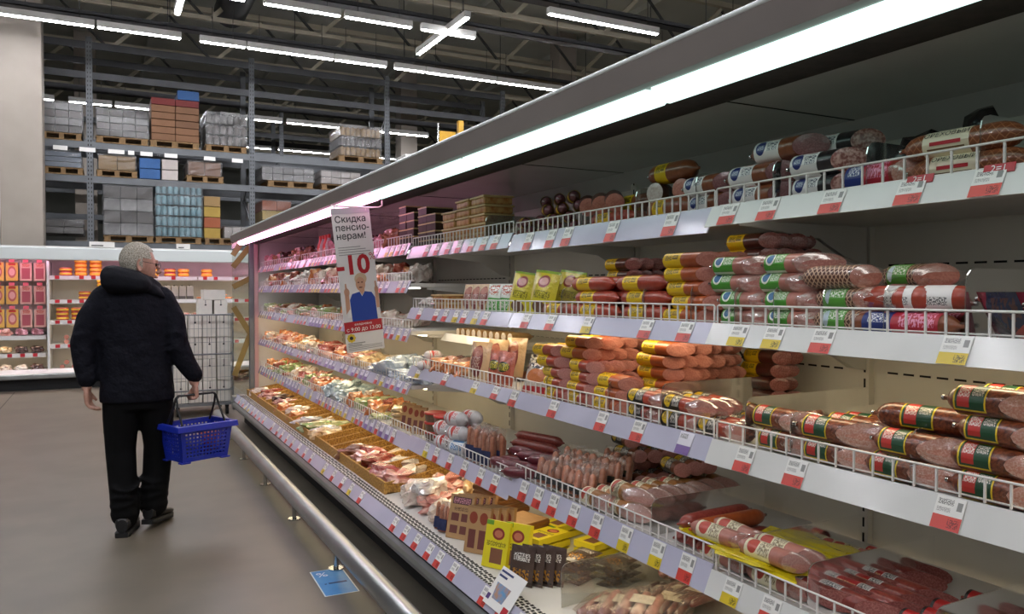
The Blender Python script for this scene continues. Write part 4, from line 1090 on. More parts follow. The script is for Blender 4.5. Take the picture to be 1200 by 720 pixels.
# top shelf, nearest module
pile('heart', 'left end of nearest top shelf', 1.50, 1.6, B1, 2, 2)
for k in range(2): place('heart', (1.615 + k * .066, 1.44, B1 + .116), 'brown half sausage with white heart label, %s, topmost of the nearest stack' % ('front' if k == 0 else 'rear'), jit(.05), group='left end of nearest top shelf')
pile('heartblack', 'nearest top shelf', 1.32, 1.6, B1, 2, 2)
place('heartblack', (1.69, 1.33, B1 + .115), 'chunky cut sausage in black wrap, topmost one, set back', .1, group='nearest top shelf')
pile('redblue', 'middle of nearest top shelf', 1.135, 1.6, B1, 1, 2)
pile('nut', 'right part of nearest top shelf', .90, 1.6, B1, 2, 1)
pile('nut', 'behind the front nut sausages', .92, 1.68, B1, 1, 2)
pile('netwhite', 'right edge of nearest top shelf', .64, 1.6, B1, 2, 2)
nl = [o for o in bpy.data.objects if o.get('label', '').startswith('netted brown nut')]
for o in nl:
    L_, r = .24, .029 * 1.017
    for txt, size, off, m_ in (('ОРЕХОВЫЙ', .0165, .012, 'text_black'), ('▬', .02, -.006, None)):
        if m_ is None: continue
        vs, fs = text_geo(txt, size)
        vv = []
        for a, b, c in vs:
            th_ = .12 + (b + off) / r
            vv.append((-math.cos(th_) * (r + .0008), L_ * .58 - a, .029 + math.sin(th_) * (r + .0008)))
        link('lettering', MB().add(vv, fs).mesh('text', m_), o)
    vv = []
    for i in range(7):
        for th_ in (-.12, .14): vv.append((-math.cos(th_) * (r + .0006), L_ * .58 + .032 - i * .0107, .029 + math.sin(th_) * (r + .0006)))
    link('red_bar', MB().add(vv, [(2 * i, 2 * i + 2, 2 * i + 3, 2 * i + 1) for i in range(6)]).mesh('bar', 'red_print'), o)
mat('black_film', '#18171a', '#222024', 10, .25, coat=.6, bump=(30, .6))
for k, (y, x, h, r, lb) in enumerate([(1.22, 1.72, .12, .2, 'crumpled black wrapper standing behind the black-wrapped salami'), (1.06, 1.75, .15, -.25, 'tall black wrapper tip beside the divider on the top shelf'), (1.36, 1.7, .09, .1, 'short black wrapper fold between heart-label sausages')]):
    tag(link('black_wrapper', blob_mesh(.05, .1, h, 40 + k, 'black_film', 2, .35), None, (x, y, B1 + .03), (r, 0, r)), lb, 'wrapper', 'black wrappers')
# top shelf, second module
pile('heart', 'right end of second top shelf', 1.73, 1.61, B1, 2, 2)
pile('yellowbrown', 'base row under the round cuts', 1.90, 1.61, B1, 1, 3)
place('cutthickwhite', (1.62, 2.09, B1 + .062), 'thick sausage stub with pale round cut, left of two', -PI / 2 + .3)
place('cutthick', (1.63, 1.97, B1 + .062), 'thick sausage stub with pink round cut, right of two', -PI / 2 + .3)
place('yellowbrown', (1.66, 1.93, B1 + .125), 'thick brown sausage with yellow label lying on the two stubs', .04)
pile('yellowwhole', 'second top shelf beside the stubs', 2.18, 1.6, B1, 1, 3)
for k in range(3): place('cutthick', (1.6, 2.46 - k * .085, B1 + .05), 'slanted sausage stub, %s of three on second top shelf' % ORD[k], -.55, .3, group='slanted stubs')
place('yellowbrown', (1.7, 2.17, B1 + .05), 'thick brown sausage behind the slanted stubs', .05)
for l in range(4):
    for k in range(4 - l // 2):
        place('purple', (1.6 + l * .012, 2.56 + k * .115 + (l % 2) * .05, B1 + l * .04), 'purple-brown sausage with yellow tip, %s from right, %s layer of the top shelf heap' % (ORD[k], ORD[l]), -.5 + jit(.25), jit(.1), group='purple sausage heap')
# top shelf, third module
place('vacpink', (1.68, 3.17, B1 + .01), 'clear pack of pink ham leaning on the cream tubs', .2, 0, -.5)
for i in range(3):
    for l in range(5 - (i == 2)):
        place('tub_cream', (1.66, 3.4 + i * .178, B1 + .01 + l * .043), 'cream food tray, %s up in the %s stack from the right' % (ORD[l], ORD[i]), jit(.04), group='cream tray stacks')
for i in range(4):
    for l in range(4 + (i % 2)):
        place('box_dark', (1.66, 3.99 + i * .13 + (.06 if i > 1 else 0), (B1 if i < 2 else 1.715) + .01 + l * .046), 'dark brown box, %s up in the %s stack from the right' % (ORD[l], ORD[i]), jit(.05), group='dark box stacks')
# second shelf, nearest module
pile('yellowhalf', 'column beside the green labels', 1.80, 1.61, B2, 5, 3, less=0)
pile('brownhalf', 'back of the green labels', 1.70, 1.745, B2, 6, 4)
pile('green', 'left green column', 1.60, 1.61, B2, 4, 2)
pile('green', 'right green column', 1.42, 1.605, B2, 4, 2, ylay=.003)
pile('net', 'netted column', 1.25, 1.605, B2, 2, 2)
place('netplain', (1.61, 1.27, B2 + .108), 'netted half sausage without a band lying on top of the column', .1)
place('net', (1.68, 1.14, B2 + .108), 'netted half sausage with green band lying askew behind, topmost', -.25)
place('bluepack', (1.6, 1.03, B2), 'long sausage in red and blue sleeve at the shelf front', 0)
place('whitelabel', (1.62, 1.24, B2 + .055), 'brown sausage stub with white label, left of two', PI - .1)
place('whitelabel', (1.61, 1.16, B2 + .055), 'brown sausage stub with white label, right of two', PI + .08)
pile('bluepack', 'behind the front sleeve', 1.02, 1.67, B2, 1, 2)
for k in range(5): place('bag_redblue', (1.63 + .06 * (k // 2), .93 - .1 * (k % 2) - .02 * k, B2 + .002), 'red and navy sausage sleeve behind the clear divider, %s from front' % ORD[k], jit(.3), 0, -.5, group='navy sleeves', sc=.8)
pile('wholered', 'right edge of second shelf', .62, 1.6, B2, 2, 3)
# second shelf, second module
for c, y in enumerate((1.98, 2.27)):
    for l in range(3):
        for k in range(2):
            place('yellowwhole', (1.61 + k * .058, y + l * .02 + jit(.01), B2 + l * .051), 'red-brown sausage with wide yellow label, %s layer, %s, %s column' % (ORD[l], ('front', 'rear')[k], ('right', 'left')[c]), jit(.03), group='yellow-label sausages on the second shelf')
pile('yellowwhole', 'left end beside the yellow bags', 2.55, 1.61, B2, 1, 2)
for l in range(5):
    for k in range(4): place('brownhalf', (1.76 + k * .052, 2.38 + jit(.02), B2 + l * .045), 'dark brown half sausage high at the back, %s layer, %s from front' % (ORD[l], ORD[k]), jit(.06), group='dark halves at the back')
# second shelf, third module
for k, (y, x, tl) in enumerate([(3.02, 1.6, .28), (2.88, 1.66, .25), (2.83, 1.6, .3), (2.76, 1.68, .25)]):
    place('bag_yellow', (x, y, B2), 'yellow sausage bag, %s from the left of the four leaning bags' % ORD[k], .25, .12, .18, group='yellow bags')
for k in range(3): place('bag_green', (1.61 + .02 * k, 3.3 - k * .09, B2), 'white and green bag, %s from the left beside the yellow bags' % ORD[k], .2, 0, .2, group='green bags')
for k in range(3): place('bag_ham', (1.63, 3.62 - k * .09, B2), 'small paper-coloured bag, %s from left, before the green bags' % ORD[k], .3, 0, .25, group='paper bags', sc=.75)
for l in range(2): place('tub_cream', (1.64, 3.86, B2 + .002 + l * .043), 'cream food tray %s on the second shelf' % ('under another one' if l == 0 else 'topmost of two'), 0)
for k in range(3): place('lump_white', (1.64, 4.12 - k * .1, B2), 'white film pack, %s from the left end of the second shelf' % ORD[k], jit(.4), group='white packs')
for k in range(3): place('smallwurst', (1.8, 3.55 + k * .2, B2), 'short brown cut wurst at the rear, %s from the right' % ORD[k], jit(.5), group='rear wursts')
for k in range(10): place('paleroll', (1.79, 3.46 + k * .072, 1.199), 'short pale roll, %s from the right on the short shelf' % ORD[k], -PI / 2 + .2, group='pale rolls')
# third shelf, nearest module
pile('salami', 'left salami stack', 1.42, 1.605, B3, 2, 1)
pile('salami', 'middle salami stack', 1.235, 1.605, B3, 2, 3)
pile('salami', 'big salami stack right of the middle', 1.04, 1.6, B3, 2, 2, jr=.03)
pile('salami', 'rear of the big stack', 1.08, 1.745, B3, 1, 4)
place('salamiyellow', (1.78, 1.12, B3 + .06), 'salami with a plain yellow sticker lying at the back', .35)
place('salamiwhole', (1.66, 1.0, B3 + .112), 'whole salami lying on top of the big stack', .12)
for k in range(4): place('salamiwhole', (1.78 + .07 * (k % 2), .8, B3 + .06 * (k // 2)), 'whole salami at the back wall of the third shelf, %s from the left' % ORD[k], jit(.2), group='rear salami')
pile('salami', 'salami stack at the picture edge', .84, 1.605, B3, 4, 2)
# third shelf, second module
pile('blackyellow', 'front of third shelf', 1.83, 1.6, B3, 2, 3)
pile('blackyellow', 'left of the other black labels', 2.02, 1.6, B3, 2, 3)
pile('blackyellow', 'right end of second third-shelf', 1.70, 1.62, B3, 1, 4)
pile('brownhalf', 'right of the tall pile', 1.93, 2.03, B3, 5, 2)
pile('yellowhalf', 'right tall pile', 2.08, 1.7, B3 + .0, 6, 6, dz=.0425, dx=.05, less=0, jr=.05)
pile('yellowhalf', 'front of right tall pile', 2.24, 1.61, B3, 3, 2, dz=.0425)
pile('yellowhalfred', 'left tall pile', 2.42, 1.605, B3, 4, 5, dz=.0425, dx=.05)
pile('yellowhalf', 'top of left tall pile', 2.46, 1.63, B3 + .17, 2, 5, dz=.0425, dx=.05)
pile('yellowhalfred', 'far end of left tall pile', 2.6, 1.605, B3, 5, 3, dz=.0425, dx=.05, ylay=.015)
# third shelf, third module
for k, (key, y, x, h) in enumerate([('bag_blackwhite', 2.9, 1.62, 0), ('bag_blackwhite', 2.98, 1.7, .02), ('bag_wiener', 3.16, 1.6, 0), ('bag_wiener', 3.27, 1.61, 0), ('bag_ham', 3.44, 1.6, 0), ('bag_ham', 3.42, 1.68, .01), ('bag_ham', 3.36, 1.75, .02)]):
    place(key, (x, y, B3 + h), '%s, %s bag left of the sausage piles' % (KINDS[key][0], ORD[k]), .3, .0, .2 if k > 1 else .38, group='bags on the third shelf')
for k in range(6): place('lump_pink' if k % 2 else 'lump_orange', (1.62 + .1 * (k % 2), 3.62 + .075 * k, B3), '%s, %s from the right beside the paper ham bags' % (KINDS['lump_pink' if k % 2 else 'lump_orange'][0], ORD[k]), jit(.6), group='cut ham pieces')
for k in range(6): place('smallwurst', (1.78 + .03 * (k % 2), 2.9 + .12 * k, B3), 'short brown cut wurst behind the bags, %s from the right' % ORD[k], jit(.4), group='wursts behind the bags')
for k in range(3): place('chub', (1.62 + .03 * k, 4.04 + .02 * k, B3 + .05 * (k > 1)), 'plump white and red roll at the left end of the third shelf, %s from front' % ORD[k], PI / 2 + jit(.2), sc=.7, group='small rolls')
# lowest shelf
pile('redsalami', 'red salami row', 1.36, 1.63, B4, 1, 7, dx=.062, jr=.03)
pile('redsalami', 'second line of red salami', 1.24, 1.66, B4, 1, 4, dx=.062, jr=.03)
pile('redsalamib', 'row at the bottom right', 1.02, 1.68, B4, 1, 5, dx=.062, jr=.03)
pile('redsalamib', 'front row at the bottom right', .86, 1.62, B4, 1, 3, dx=.062)
mat('yellow_film', '#d6c41a', '#cdb914', 12, .25, coat=.5, bump=(30, .4))
for k, (y, x) in enumerate([(1.5, 1.61), (1.5, 1.72), (1.5, 1.83), (1.68, 1.65)]):
    tag(link('yellow_backing', blob_mesh(.15, .27, .016, 60 + k, 'yellow_film', 3, .25, crumple=.25), None, (x, y + .1, B4 + .056 + (.0 if k < 3 else .0)), (.05, .06, .1)), 'crumpled yellow plastic backing, %s from the front, under cream-label sausages' % ORD[k], 'plastic sheet', 'yellow backings')
pile('yellowfilm', 'nearest yellow-film stack', 1.46, 1.605, B4, 2, 2, dz=.066)
pile('yellowfilm', 'left yellow-film stack', 1.66, 1.605, B4, 2, 2, dz=.066)
pile('yellowfilm', 'rear of the yellow-film stack', 1.5, 1.8, B4, 1, 4)
for k in range(3): place('wholered', (1.585, 1.93 - .056 * k, B4C), 'glossy dark red sausage end, %s from the left in the lower line' % ORD[k], -PI / 2 + .05, group='red sausage ends')
place('wholered', (1.58, 1.905, B4C + .05), 'glossy dark red sausage end, left one of the upper pair', -PI / 2 + .06)
place('wholeorange', (1.575, 1.845, B4C + .05), 'glossy orange-brown sausage end, right one of the upper pair', -PI / 2 + .03)
pile('mortadella', 'mortadella rows', 2.17, 1.62, B4C, 2, 7, dz=.05, dx=.062, stag=.3)
pile('mortadella', 'left of the mortadella rows', 2.33, 1.6, B4C, 1, 2, dx=.07)
for k in range(14):
    place('bag_wurst', (1.6 + .075 * (k // 4) + jit(.01), 2.5 + .09 * (k % 4) + .02 * (k // 4), B4C + .01 + .012 * (k // 4)), 'wiener pack with black label, %s from right in the %s row back' % (ORD[k % 4], ORD[k // 4]), .5 + jit(.15), 0, .35, group='wiener packs')
for l in range(4):
    for k in range(4): place('blackyellowdark', (1.92 + k * .058, 2.55 + .1 * (l % 2) + jit(.03), B4C + l * .05), 'dark cut sausage with black label at the back, %s layer, %s from front' % (ORD[l], ORD[k]), jit(.15), group='black-label sausages at the back')
for k in range(3): place('blackyellowdark', (1.85 + .06 * k, 2.22, B4C + .122), 'dark cut sausage with black label behind the mortadella, %s from front' % ORD[k], jit(.3), group='black-label sausages behind mortadella')
for k in range(10): place('wine', (1.6 + .06 * (k // 3) + jit(.01), 2.86 + .1 * (k % 3), B4C + .04 * (k // 3 > 1)), 'wine-red sausage in shiny casing, %s from right, %s row back' % (ORD[k % 3], ORD[k // 3]), .4 + jit(.3), group='wine-red sausages')
B4B = .625
for k in range(6): place('bag_upright', (1.6 + .05 * (k // 3), 3.32 + .085 * (k % 3), B4B), 'upright wiener pack with navy label, %s from right, %s row' % (ORD[k % 3], ('front', 'rear')[k // 3]), .4 + jit(.1), 0, .1, group='upright navy packs')
for k in range(4): place('wholered', (1.78 + .04 * k, 3.05 + .03 * k, B4B + .03 * k), 'dark sausage ring end behind the upright packs, %s from front' % ORD[k], .3, group='dark sausages behind the packs')
n = 0
for l in range(3):
    for c in range(2 if l < 2 else 1):
        for k in range(2):
            kk = 'chubblue' if (l == 0 and c == 0 and k == 0) else 'chub'
            place(kk, (1.62 + k * .08, 3.55 + c * .17 + l * .03, B4B + l * .068), '%s, %s, %s layer, %s column of the heap' % (KINDS[kk][0], ('front', 'rear')[k], ORD[l], ('right', 'left')[c]), .35 + jit(.15), group='sausage roll heap'); n += 1
for c in range(3):
    for l in range(3):
        place('tub_red', (1.63 + .1 * (c == 2), 3.92 + .135 * (c % 2), B4B + l * .053), 'round tub with red lid, %s up in the %s stack' % (ORD[l], ('right', 'left', 'rear')[c]), 0, group='red lid tubs')
for k in range(3): place('carton_two', (1.62, 4.32 + .1 * k, .615), 'dark brown card sleeve left of the red tubs, %s from the right' % ORD[k], .5, 0, .2, sc=.8, group='sleeves left of the red tubs')
for k in range(4): place('flat_cream', (1.65, 4.62, .615 + .03 * k), 'cream sliced pack, %s from the bottom of the pile left of the sleeves' % ORD[k], jit(.2), group='cream pile')

# bottom deck, near part
DZ = .305
for k in range(4): place('carton_four', (1.44 + .03 * k, 3.32 - .012 * k, DZ), 'brown card sleeve pack with four windows, %s from the front of its row' % ORD[k], .55, 0, .28, group='four-window sleeves')
for k in range(4): place('carton_two', (1.43 + .032 * k, 3.10 - .012 * k, DZ), 'brown card sleeve pack with two emblems, %s from the front of its row' % ORD[k], .55, 0, .22, group='two-emblem sleeves')
for k in range(2): place('sleeve_yellow', (1.42 + .055 * k, 2.9 - .07 * k, DZ), 'yellow sleeve pack standing by the grille, %s one' % ('left' if k == 0 else 'right'), .5, 0, .25, group='standing yellow sleeves')
for k in range(4): place('bag_dark', (1.43 + .035 * k, 2.68 - .02 * k, DZ), 'dark snack bag with yellow print, %s from the front' % ORD[k], .5, 0, .2, group='standing snack bags')
for l in range(7): place('tray_stack', (1.72, 3.42, DZ + .015 + l * .027), 'brown meat tray, %s from the bottom of the tall tray stack' % ORD[l], .2 + jit(.05), group='tray stack')
for l in range(4): place('tray_stack', (1.66, 3.12, DZ + .01 + l * .027), 'brown meat tray, %s from the bottom of the low tray stack' % ORD[l], .3 + jit(.05), group='low tray stack')
for c in range(3):
    for l in range(3):
        place('sleeve_yellow', (1.62 + .17 * (c > 0), 2.95 - .17 * (c == 1) + .12 * (c == 2), DZ + .016 + l * .035), 'yellow sleeve pack lying flat, %s from the bottom, %s pile' % (ORD[l], ('front', 'right', 'left')[c]), .25, 0, PI / 2, group='flat yellow piles')
for k in range(8): place('bag_dark', (1.6 + .1 * (k // 4), 2.6 - .12 * (k // 4), DZ + .01 + .028 * (k % 4)), 'dark snack bag lying flat, %s from the bottom, %s pile' % (ORD[k % 4], ('left', 'right')[k // 4]), .3, 0, PI / 2 - .05, group='flat snack bags')
tag(link('deck_divider', divider_mesh(.16, .62), None, (1.46, 2.42, DZ), (0, 0, 0)), 'clear plastic divider between snack bags and vacuum packs on the deck', 'divider')
for k in range(9):
    kk = 'vacpack' if k % 3 else 'vacpink'
    place(kk, (1.56 + .12 * (k % 3), 2.28 - .1 * (k // 3), DZ + .012 + .035 * (k // 3) + .006 * (k % 3)), '%s, %s from the front, %s layer, bottom deck' % (KINDS[kk][0], ORD[k % 3], ORD[k // 3]), .5 + jit(.3), jit(.15), group='vacuum packs on the deck')
for k in range(3): place('vacpink', (1.95, 2.2 + .12 * k, DZ + .04 + .03 * k), 'clear vacuum pack of pink ham at the back of the deck, %s from right' % ORD[k], jit(.5), group='rear vacuum packs')
for k, (x, y, z, rz) in enumerate([(1.52, 1.74, 0, .4), (1.6, 1.7, .03, .3), (1.7, 1.72, .02, .35), (1.75, 1.62, .07, .25)]):
    place('cheese' if k in (1, 3) else 'deckred', (x, y, DZ + z), '%s on the bottom deck, %s from the front' % (KINDS['cheese' if k in (1, 3) else 'deckred'][0], ORD[k]), rz, group='deck sausages')
place('deckred', (1.72, 1.6, DZ + .09), 'fat orange sausage highest on the deck under the shelf rail', .45)
for k in range(5): place('deckred' if k % 2 else 'cheese', (1.6 + .09 * k, 1.4, DZ + .01), 'deck sausage near the picture corner, %s from the front' % ORD[k], .2 + jit(.2), group='corner deck sausages')
tag(link('loose_cable', MB().tube([(2.185, 2.36, 1.33), (2.183, 2.32, 1.26), (2.182, 2.25, 1.18), (2.182, 2.15, 1.11), (2.185, 2.04, 1.075), (2.19, 1.97, 1.07)], .004, 6).mesh('cable', 'text_black')), 'thin dark cable hanging on the back panel of the third shelf', 'cable')
# poster card on the rim
pc = thing('offer_card', 'white offer card with blue picture leaning on the case rim', 'card', (1.285, 2.58, .30), (0, math.radians(38), .0))
link('sheet', MB().box(-.002, 0, -.095, .095, -.03, .12).mesh('sheet', 'tag_paper'), pc)
link('picture', MB().add([(-.003, .07, .06), (-.003, -.04, .06), (-.003, -.03, .0), (-.003, .05, .0)], [(0, 3, 2, 1)]).mesh('pic', mat('card_blue', '#5a94c0', '#b08468', 40, .4)), pc)
link('red_corner', MB().add([(-.003, -.05, .0), (-.003, -.09, .0), (-.003, -.09, -.028), (-.003, -.05, -.028)], [(0, 3, 2, 1)]).mesh('red', 'red_print'), pc)
link('emblem', MB().add([(-.003, .09, .01), (-.003, .065, .01), (-.003, .065, -.012), (-.003, .09, -.012)], [(0, 3, 2, 1)]).mesh('violet', mat('violet', '#4a2f6d', None)), pc)
gl = MB()
for k, w in enumerate((.09, .06)): gl.box(-.0035, -.002, .085 - w, .085, .1 - k * .018, .108 - k * .018)
link('printed_lines', gl.mesh('lines', 'navy'), pc)
# film-wrapped poultry between the baskets and the cartons
for k, (x, y, z, c) in enumerate([(1.5, 3.62, 0, 'pale'), (1.52, 3.78, 0, 'pink'), (1.5, 3.95, 0, 'pale'), (1.65, 3.7, .02, 'cream'), (1.66, 3.88, .02, 'pink'), (1.52, 3.86, .06, 'white'), (1.8, 3.85, .03, 'cream'), (1.54, 4.1, 0, 'pale'), (1.7, 4.08, .02, 'pink'), (1.84, 4.05, .03, 'pale')]):
    place('lump_' + c, (x, y, DZ + z), '%s in crumpled film, %s of the heap left of the brown sleeves' % (DESC[c], ORD[k]), jit(1), sc=1.35, group='film-wrapped poultry heap')
for k in range(4): place('cheese', (1.62 + .09 * (k % 2), 3.55 + .05 * (k // 2), DZ + .06 + .055 * (k // 2)), 'pale smoked cheese sausage on the poultry heap, %s from the front' % ORD[k], -.6 + jit(.2), sc=.8, group='cheese sausages')
for k in range(2): place('bag_upright', (1.43, 3.5 - .05 * k, DZ), 'small clear pack with dark label left of the brown sleeves, %s one' % ('left' if k == 0 else 'right'), .5, 0, .2, sc=.8, group='small clear packs')

# wicker deck baskets
bd_l = MB().box(-.008, .008, 0, 1, 0, 1).mesh('board', 'wicker')
nb = 0
ys = [4.25 + .6 * i for i in range(8)]
for i, y in enumerate(ys):
    t = thing('wicker_basket', 'woven golden wicker deck basket, %s counted from the banner' % ORD[i], 'basket', (1.4, y, DZ - .005), None, 'wicker deck baskets')
    def brd(name, x0, x1, y0, y1, z0, z1):
        link(name, MB().box(x0, x1, y0, y1, z0, z1, b=.003).mesh(name, 'wicker'), t)
    brd('front_board', 0, .014, .004, .596, 0, .07); brd('rear_board', .68, .7, .004, .596, 0, .14)
    brd('base_board', .014, .68, .004, .596, 0, .012)
    for k, q in enumerate((.004, .2, .39, .582)):
        link('divider_board', MB().prism([(.014, .0), (.68, .0), (.68, .17), (.014, .068)], 'y', q, q + .012).mesh('d', 'wicker'), t)
for k, (y, x, c) in enumerate([(8.8, 1.5, 'pale'), (8.6, 1.6, 'red'), (8.3, 1.5, 'pink'), (8.05, 1.6, 'dark'), (7.75, 1.55, 'pink'), (7.5, 1.5, 'orange'), (7.2, 1.55, 'pale'), (6.95, 1.5, 'orange'), (6.6, 1.52, 'white'), (6.4, 1.62, 'white'), (6.3, 1.5, 'green'), (6.1, 1.55, 'white'),
                            (5.95, 1.5, 'cream'), (5.2, 1.52, 'brown'), (5.05, 1.6, 'red'), (4.95, 1.5, 'pink'), (4.8, 1.55, 'red'), (4.7, 1.66, 'white'), (4.5, 1.5, 'red'), (4.42, 1.62, 'pale'), (4.35, 1.5, 'pink'), (4.9, 1.7, 'pale'), (6.25, 1.66, 'green')]):
    place('lump_' + c, (x, y, DZ + .01), '%s lying in the wicker baskets, %s from the far end' % (DESC[c], ORD[k]), jit(1.5), sc=(1.7, 1.4, 1.3), group='packs in wicker baskets')

# far shelves: five levels beyond the banner
PAL = [['rose', 'pink', 'dark', 'rose', 'brown'], ['pink', 'orange', 'pale', 'red', 'white'], ['pale', 'pink', 'orange', 'cream', 'green', 'brown'], ['orange', 'cream', 'pink', 'orange', 'red', 'pale'], ['cream', 'green', 'orange', 'pink', 'pale', 'red']]
for k in range(5):
    zs = FZ[k][0] - .011
    n = 0
    y = 4.3
    while y < 9.0:
        c = random.choice(PAL[k])
        big = 1.0
        if k == 3 and y < 5.1: c = 'blue'; big = 1.15
        if k == 4 and 5.7 < y < 6.3: c = 'silver'; big = 1.25
        if k == 4 and y < 4.9: y += .13; continue
        if k < 3 and y < 4.6: y += .13; continue
        for d in range(2):
            lb = '%s, %s from the banner, %s row, %s far shelf' % (DESC[c], ORD[n], ('front', 'rear')[d], FN[k])
            place(('lump_' if random.random() < .7 or d else 'flat_') + c, (1.64 + d * .15 + jit(.015), y + d * .03, zs + (.0 if d == 0 else .0)), lb, jit(1.2), jit(.12), sc=(random.uniform(.95, 1.2) * big, random.uniform(.95, 1.25) * big, random.uniform(.9, 1.35) * big * (1.55 if k < 2 else 1.1)), group='packs on the %s far shelf' % FN[k])
        y += .145 + jit(.01); n += 1
for k in range(4):
    t = thing('sauce_bottle', 'red and white sauce bottle on the far top shelf, %s from the left' % ORD[k], 'bottle', (1.6, 6.5 - k * .09, 1.714), None, 'sauce bottles')
    link('body', MB().tube([(0, 0, 0), (0, 0, .11), (0, 0, .15), (0, 0, .165)], [.03, .03, .016, .012], 12).mesh('b', 'carton_white' if k % 2 else 'tub_red'), t)
    link('cap', MB().tube([(0, 0, .165), (0, 0, .195)], .013, 10).mesh('c', 'tub_red'), t)

# ------------------------------------------------------------------ back wall fridge
FY = 13.35
bf = thing('wall_fridge', 'open wall fridge across the back of the shop with pink lamps', 'refrigerated case', (0, FY, 0))
def fpart(name, mb, *m_): return link(name, mb.mesh(name, *m_), bf)
FX0, FX1 = -4.2, 3.4
fpart('plinth', MB().box(FX0, FX1, .12, 1.0, 0, .18), 'black_void')
fpart('front_rim', MB().box(FX0, FX1, 0, .1, .17, .25, b=.02), 'steel')
fpart('price_strip', MB().prism([(.02, .25), (.09, .31), (.1, .25)], 'x', FX0, FX1), 'rail_white')
fpart('deck_pan', MB().box(FX0, FX1, .1, .95, .2, .27), 'white_paint')
fpart('back_panel', MB().box(FX0, FX1, .92, .97, .2, 2.0), 'back_white')
fpart('canopy', MB().box(FX0, FX1, .0, .97, 2.0, 2.12), 'white_paint')
fpart('canopy_lip', MB().box(FX0, FX1, -.04, 0, 1.915, 2.1, b=.015), 'lip_white')
fpart('lamp_strip', MB().box(FX0, FX1, .04, .1, 1.93, 2.0), 'fridge_lamp')
fpart('air_grille', MB().box(FX0, FX1, .12, .3, 1.96, 2.0), 'fascia')
# end of the fridge canopy: price plates standing on top
for k, (x, w, c) in enumerate([(-.18, .34, 'tag_paper'), (1.02, .2, 'tag_paper')]):
    tag(link('top_sign', MB().box(x, x + w, FY - .02, FY - .01, 2.12, 2.2).box(x + .03, x + w * .55, FY - .022, FY - .02, 2.135, 2.15, 1).mesh('sign', c, 'text_black')), 'small printed sign on top of the wall fridge, %s of the man' % ('left' if k == 0 else 'right'), 'sign')
SX = [-.72, 1.35, 3.4]
SH = [1.69, 1.33, 1.02, .66]
fpart('module_post', MB().box(-.74, -.71, .1, .9, .27, 1.9), 'white_paint')
plate = {}
def fshelf(x0, x1, z, label):
    t = thing('fridge_shelf', label, 'shelf', (x0, FY + .2, z), None, 'wall fridge shelves')
    link('shelf_plate', MB().box(0, x1 - x0 - .01, 0, .7, -.03, 0).mesh('p', 'white_paint'), t)
    link('price_rail', MB().box(0, x1 - x0 - .01, -.02, -.005, -.06, 0).mesh('r', 'rail_white'), t)
    link('shelf_lamp_or_fill', MB().box(.05, x1 - x0 - .06, .03, .06, -.04, -.03).mesh('l', 'shelf_fill_fridge'), t)  # glowing strip added under the plate to brighten the fridge interior
    nn = int((x1 - x0) / .16)
    tm = MB().box(-.03, .03, -.023, -.02, -.05, 0).mesh('tag', 'red_print')
    for i in range(nn):
        if random.random() < .7: link('price_tag', tm, t, (.1 + i * .16, 0, 0))
for k, z in enumerate(SH):
    fshelf(-.71, 1.35, z, '%s shelf of the wall fridge right of its white post' % FN[k])
    fshelf(1.36, 3.4, z, '%s shelf of the wall fridge behind the end glass' % FN[k])
for k, z in enumerate((.8, .54)): fshelf(FX0, -.75, z, '%s shelf of the wall fridge under the hanging packs' % ('upper' if k == 0 else 'lower'))
mat('cheese_orange', '#cf6a1e', '#d98a2a', 14, .35, coat=.3, vary=.1); mat('cheese_red', '#a03028', '#b54a34', 14, .35, coat=.3, vary=.1); mat('cheese_label', '#d9b03a', None, rough=.5)
def ring(rr, z, n=14): return [(rr * math.cos(2 * PI * j / n), rr * math.sin(2 * PI * j / n), z) for j in range(n)]
wheel = MB().loft([ring(.075, 0), ring(.085, .012), ring(.085, .05), ring(.075, .062)]).mesh('wheel', 'cheese_orange')
wheelr = MB().loft([ring(.075, 0), ring(.085, .012), ring(.085, .05), ring(.075, .062)]).mesh('wheel', 'cheese_red')
wl = MB().loft([ring(.0865, .018), ring(.0865, .044)], caps=False).mesh('band', 'cheese_label')
def cheese(x, z, red, label):
    o = tag(link('cheese_wheel', wheelr if red else wheel, None, (x, FY + .33, z)), label, 'cheese', 'cheese wheels in the wall fridge')
    link('label', wl, o)
n = 0
for (x, z, hh, red) in [(-.5, 1.69, 2, 1), (-.3, 1.69, 4, 0), (-.1, 1.69, 4, 0), (.12, 1.69, 2, 0), (.3, 1.69, 1, 0), (.5, 1.69, 3, 1), (.7, 1.69, 2, 0), (.95, 1.69, 2, 1), (1.15, 1.69, 2, 0), (-.25, 1.33, 2, 1), (0, 1.33, 5, 0), (.2, 1.33, 4, 0), (.42, 1.33, 3, 0),
                        (-.55, 1.02, 3, 1), (-.35, 1.02, 3, 1), (-.12, 1.02, 2, 0), (.08, 1.02, 4, 0), (.3, 1.02, 2, 1), (-.1, .66, 2, 0), (.15, .66, 3, 0), (-.1, .28, 3, 0), (.15, .28, 2, 0), (1.5, 1.69, 2, 0), (1.6, 1.33, 2, 1), (1.6, 1.02, 2, 1), (1.5, .66, 2, 0)]:
    for l in range(hh):
        cheese(x, z + l * .063, red, '%s cheese wheel, %s up, %s stack in the wall fridge' % ('red' if red else 'orange', ORD[l], ORD[n])); 
    n += 1
for k, (x, z) in enumerate([(-.5, .66), (-.5, .73), (-.36, .66), (-.36, .73), (-.56, .28), (-.4, .28), (-.24, .28), (-.5, .35), (-.34, .35)]):
    place('cutthick', (x, FY + .28, z), 'sausage stub with pink cut in the wall fridge, %s from the post' % ORD[k], 0, group='fridge stubs')
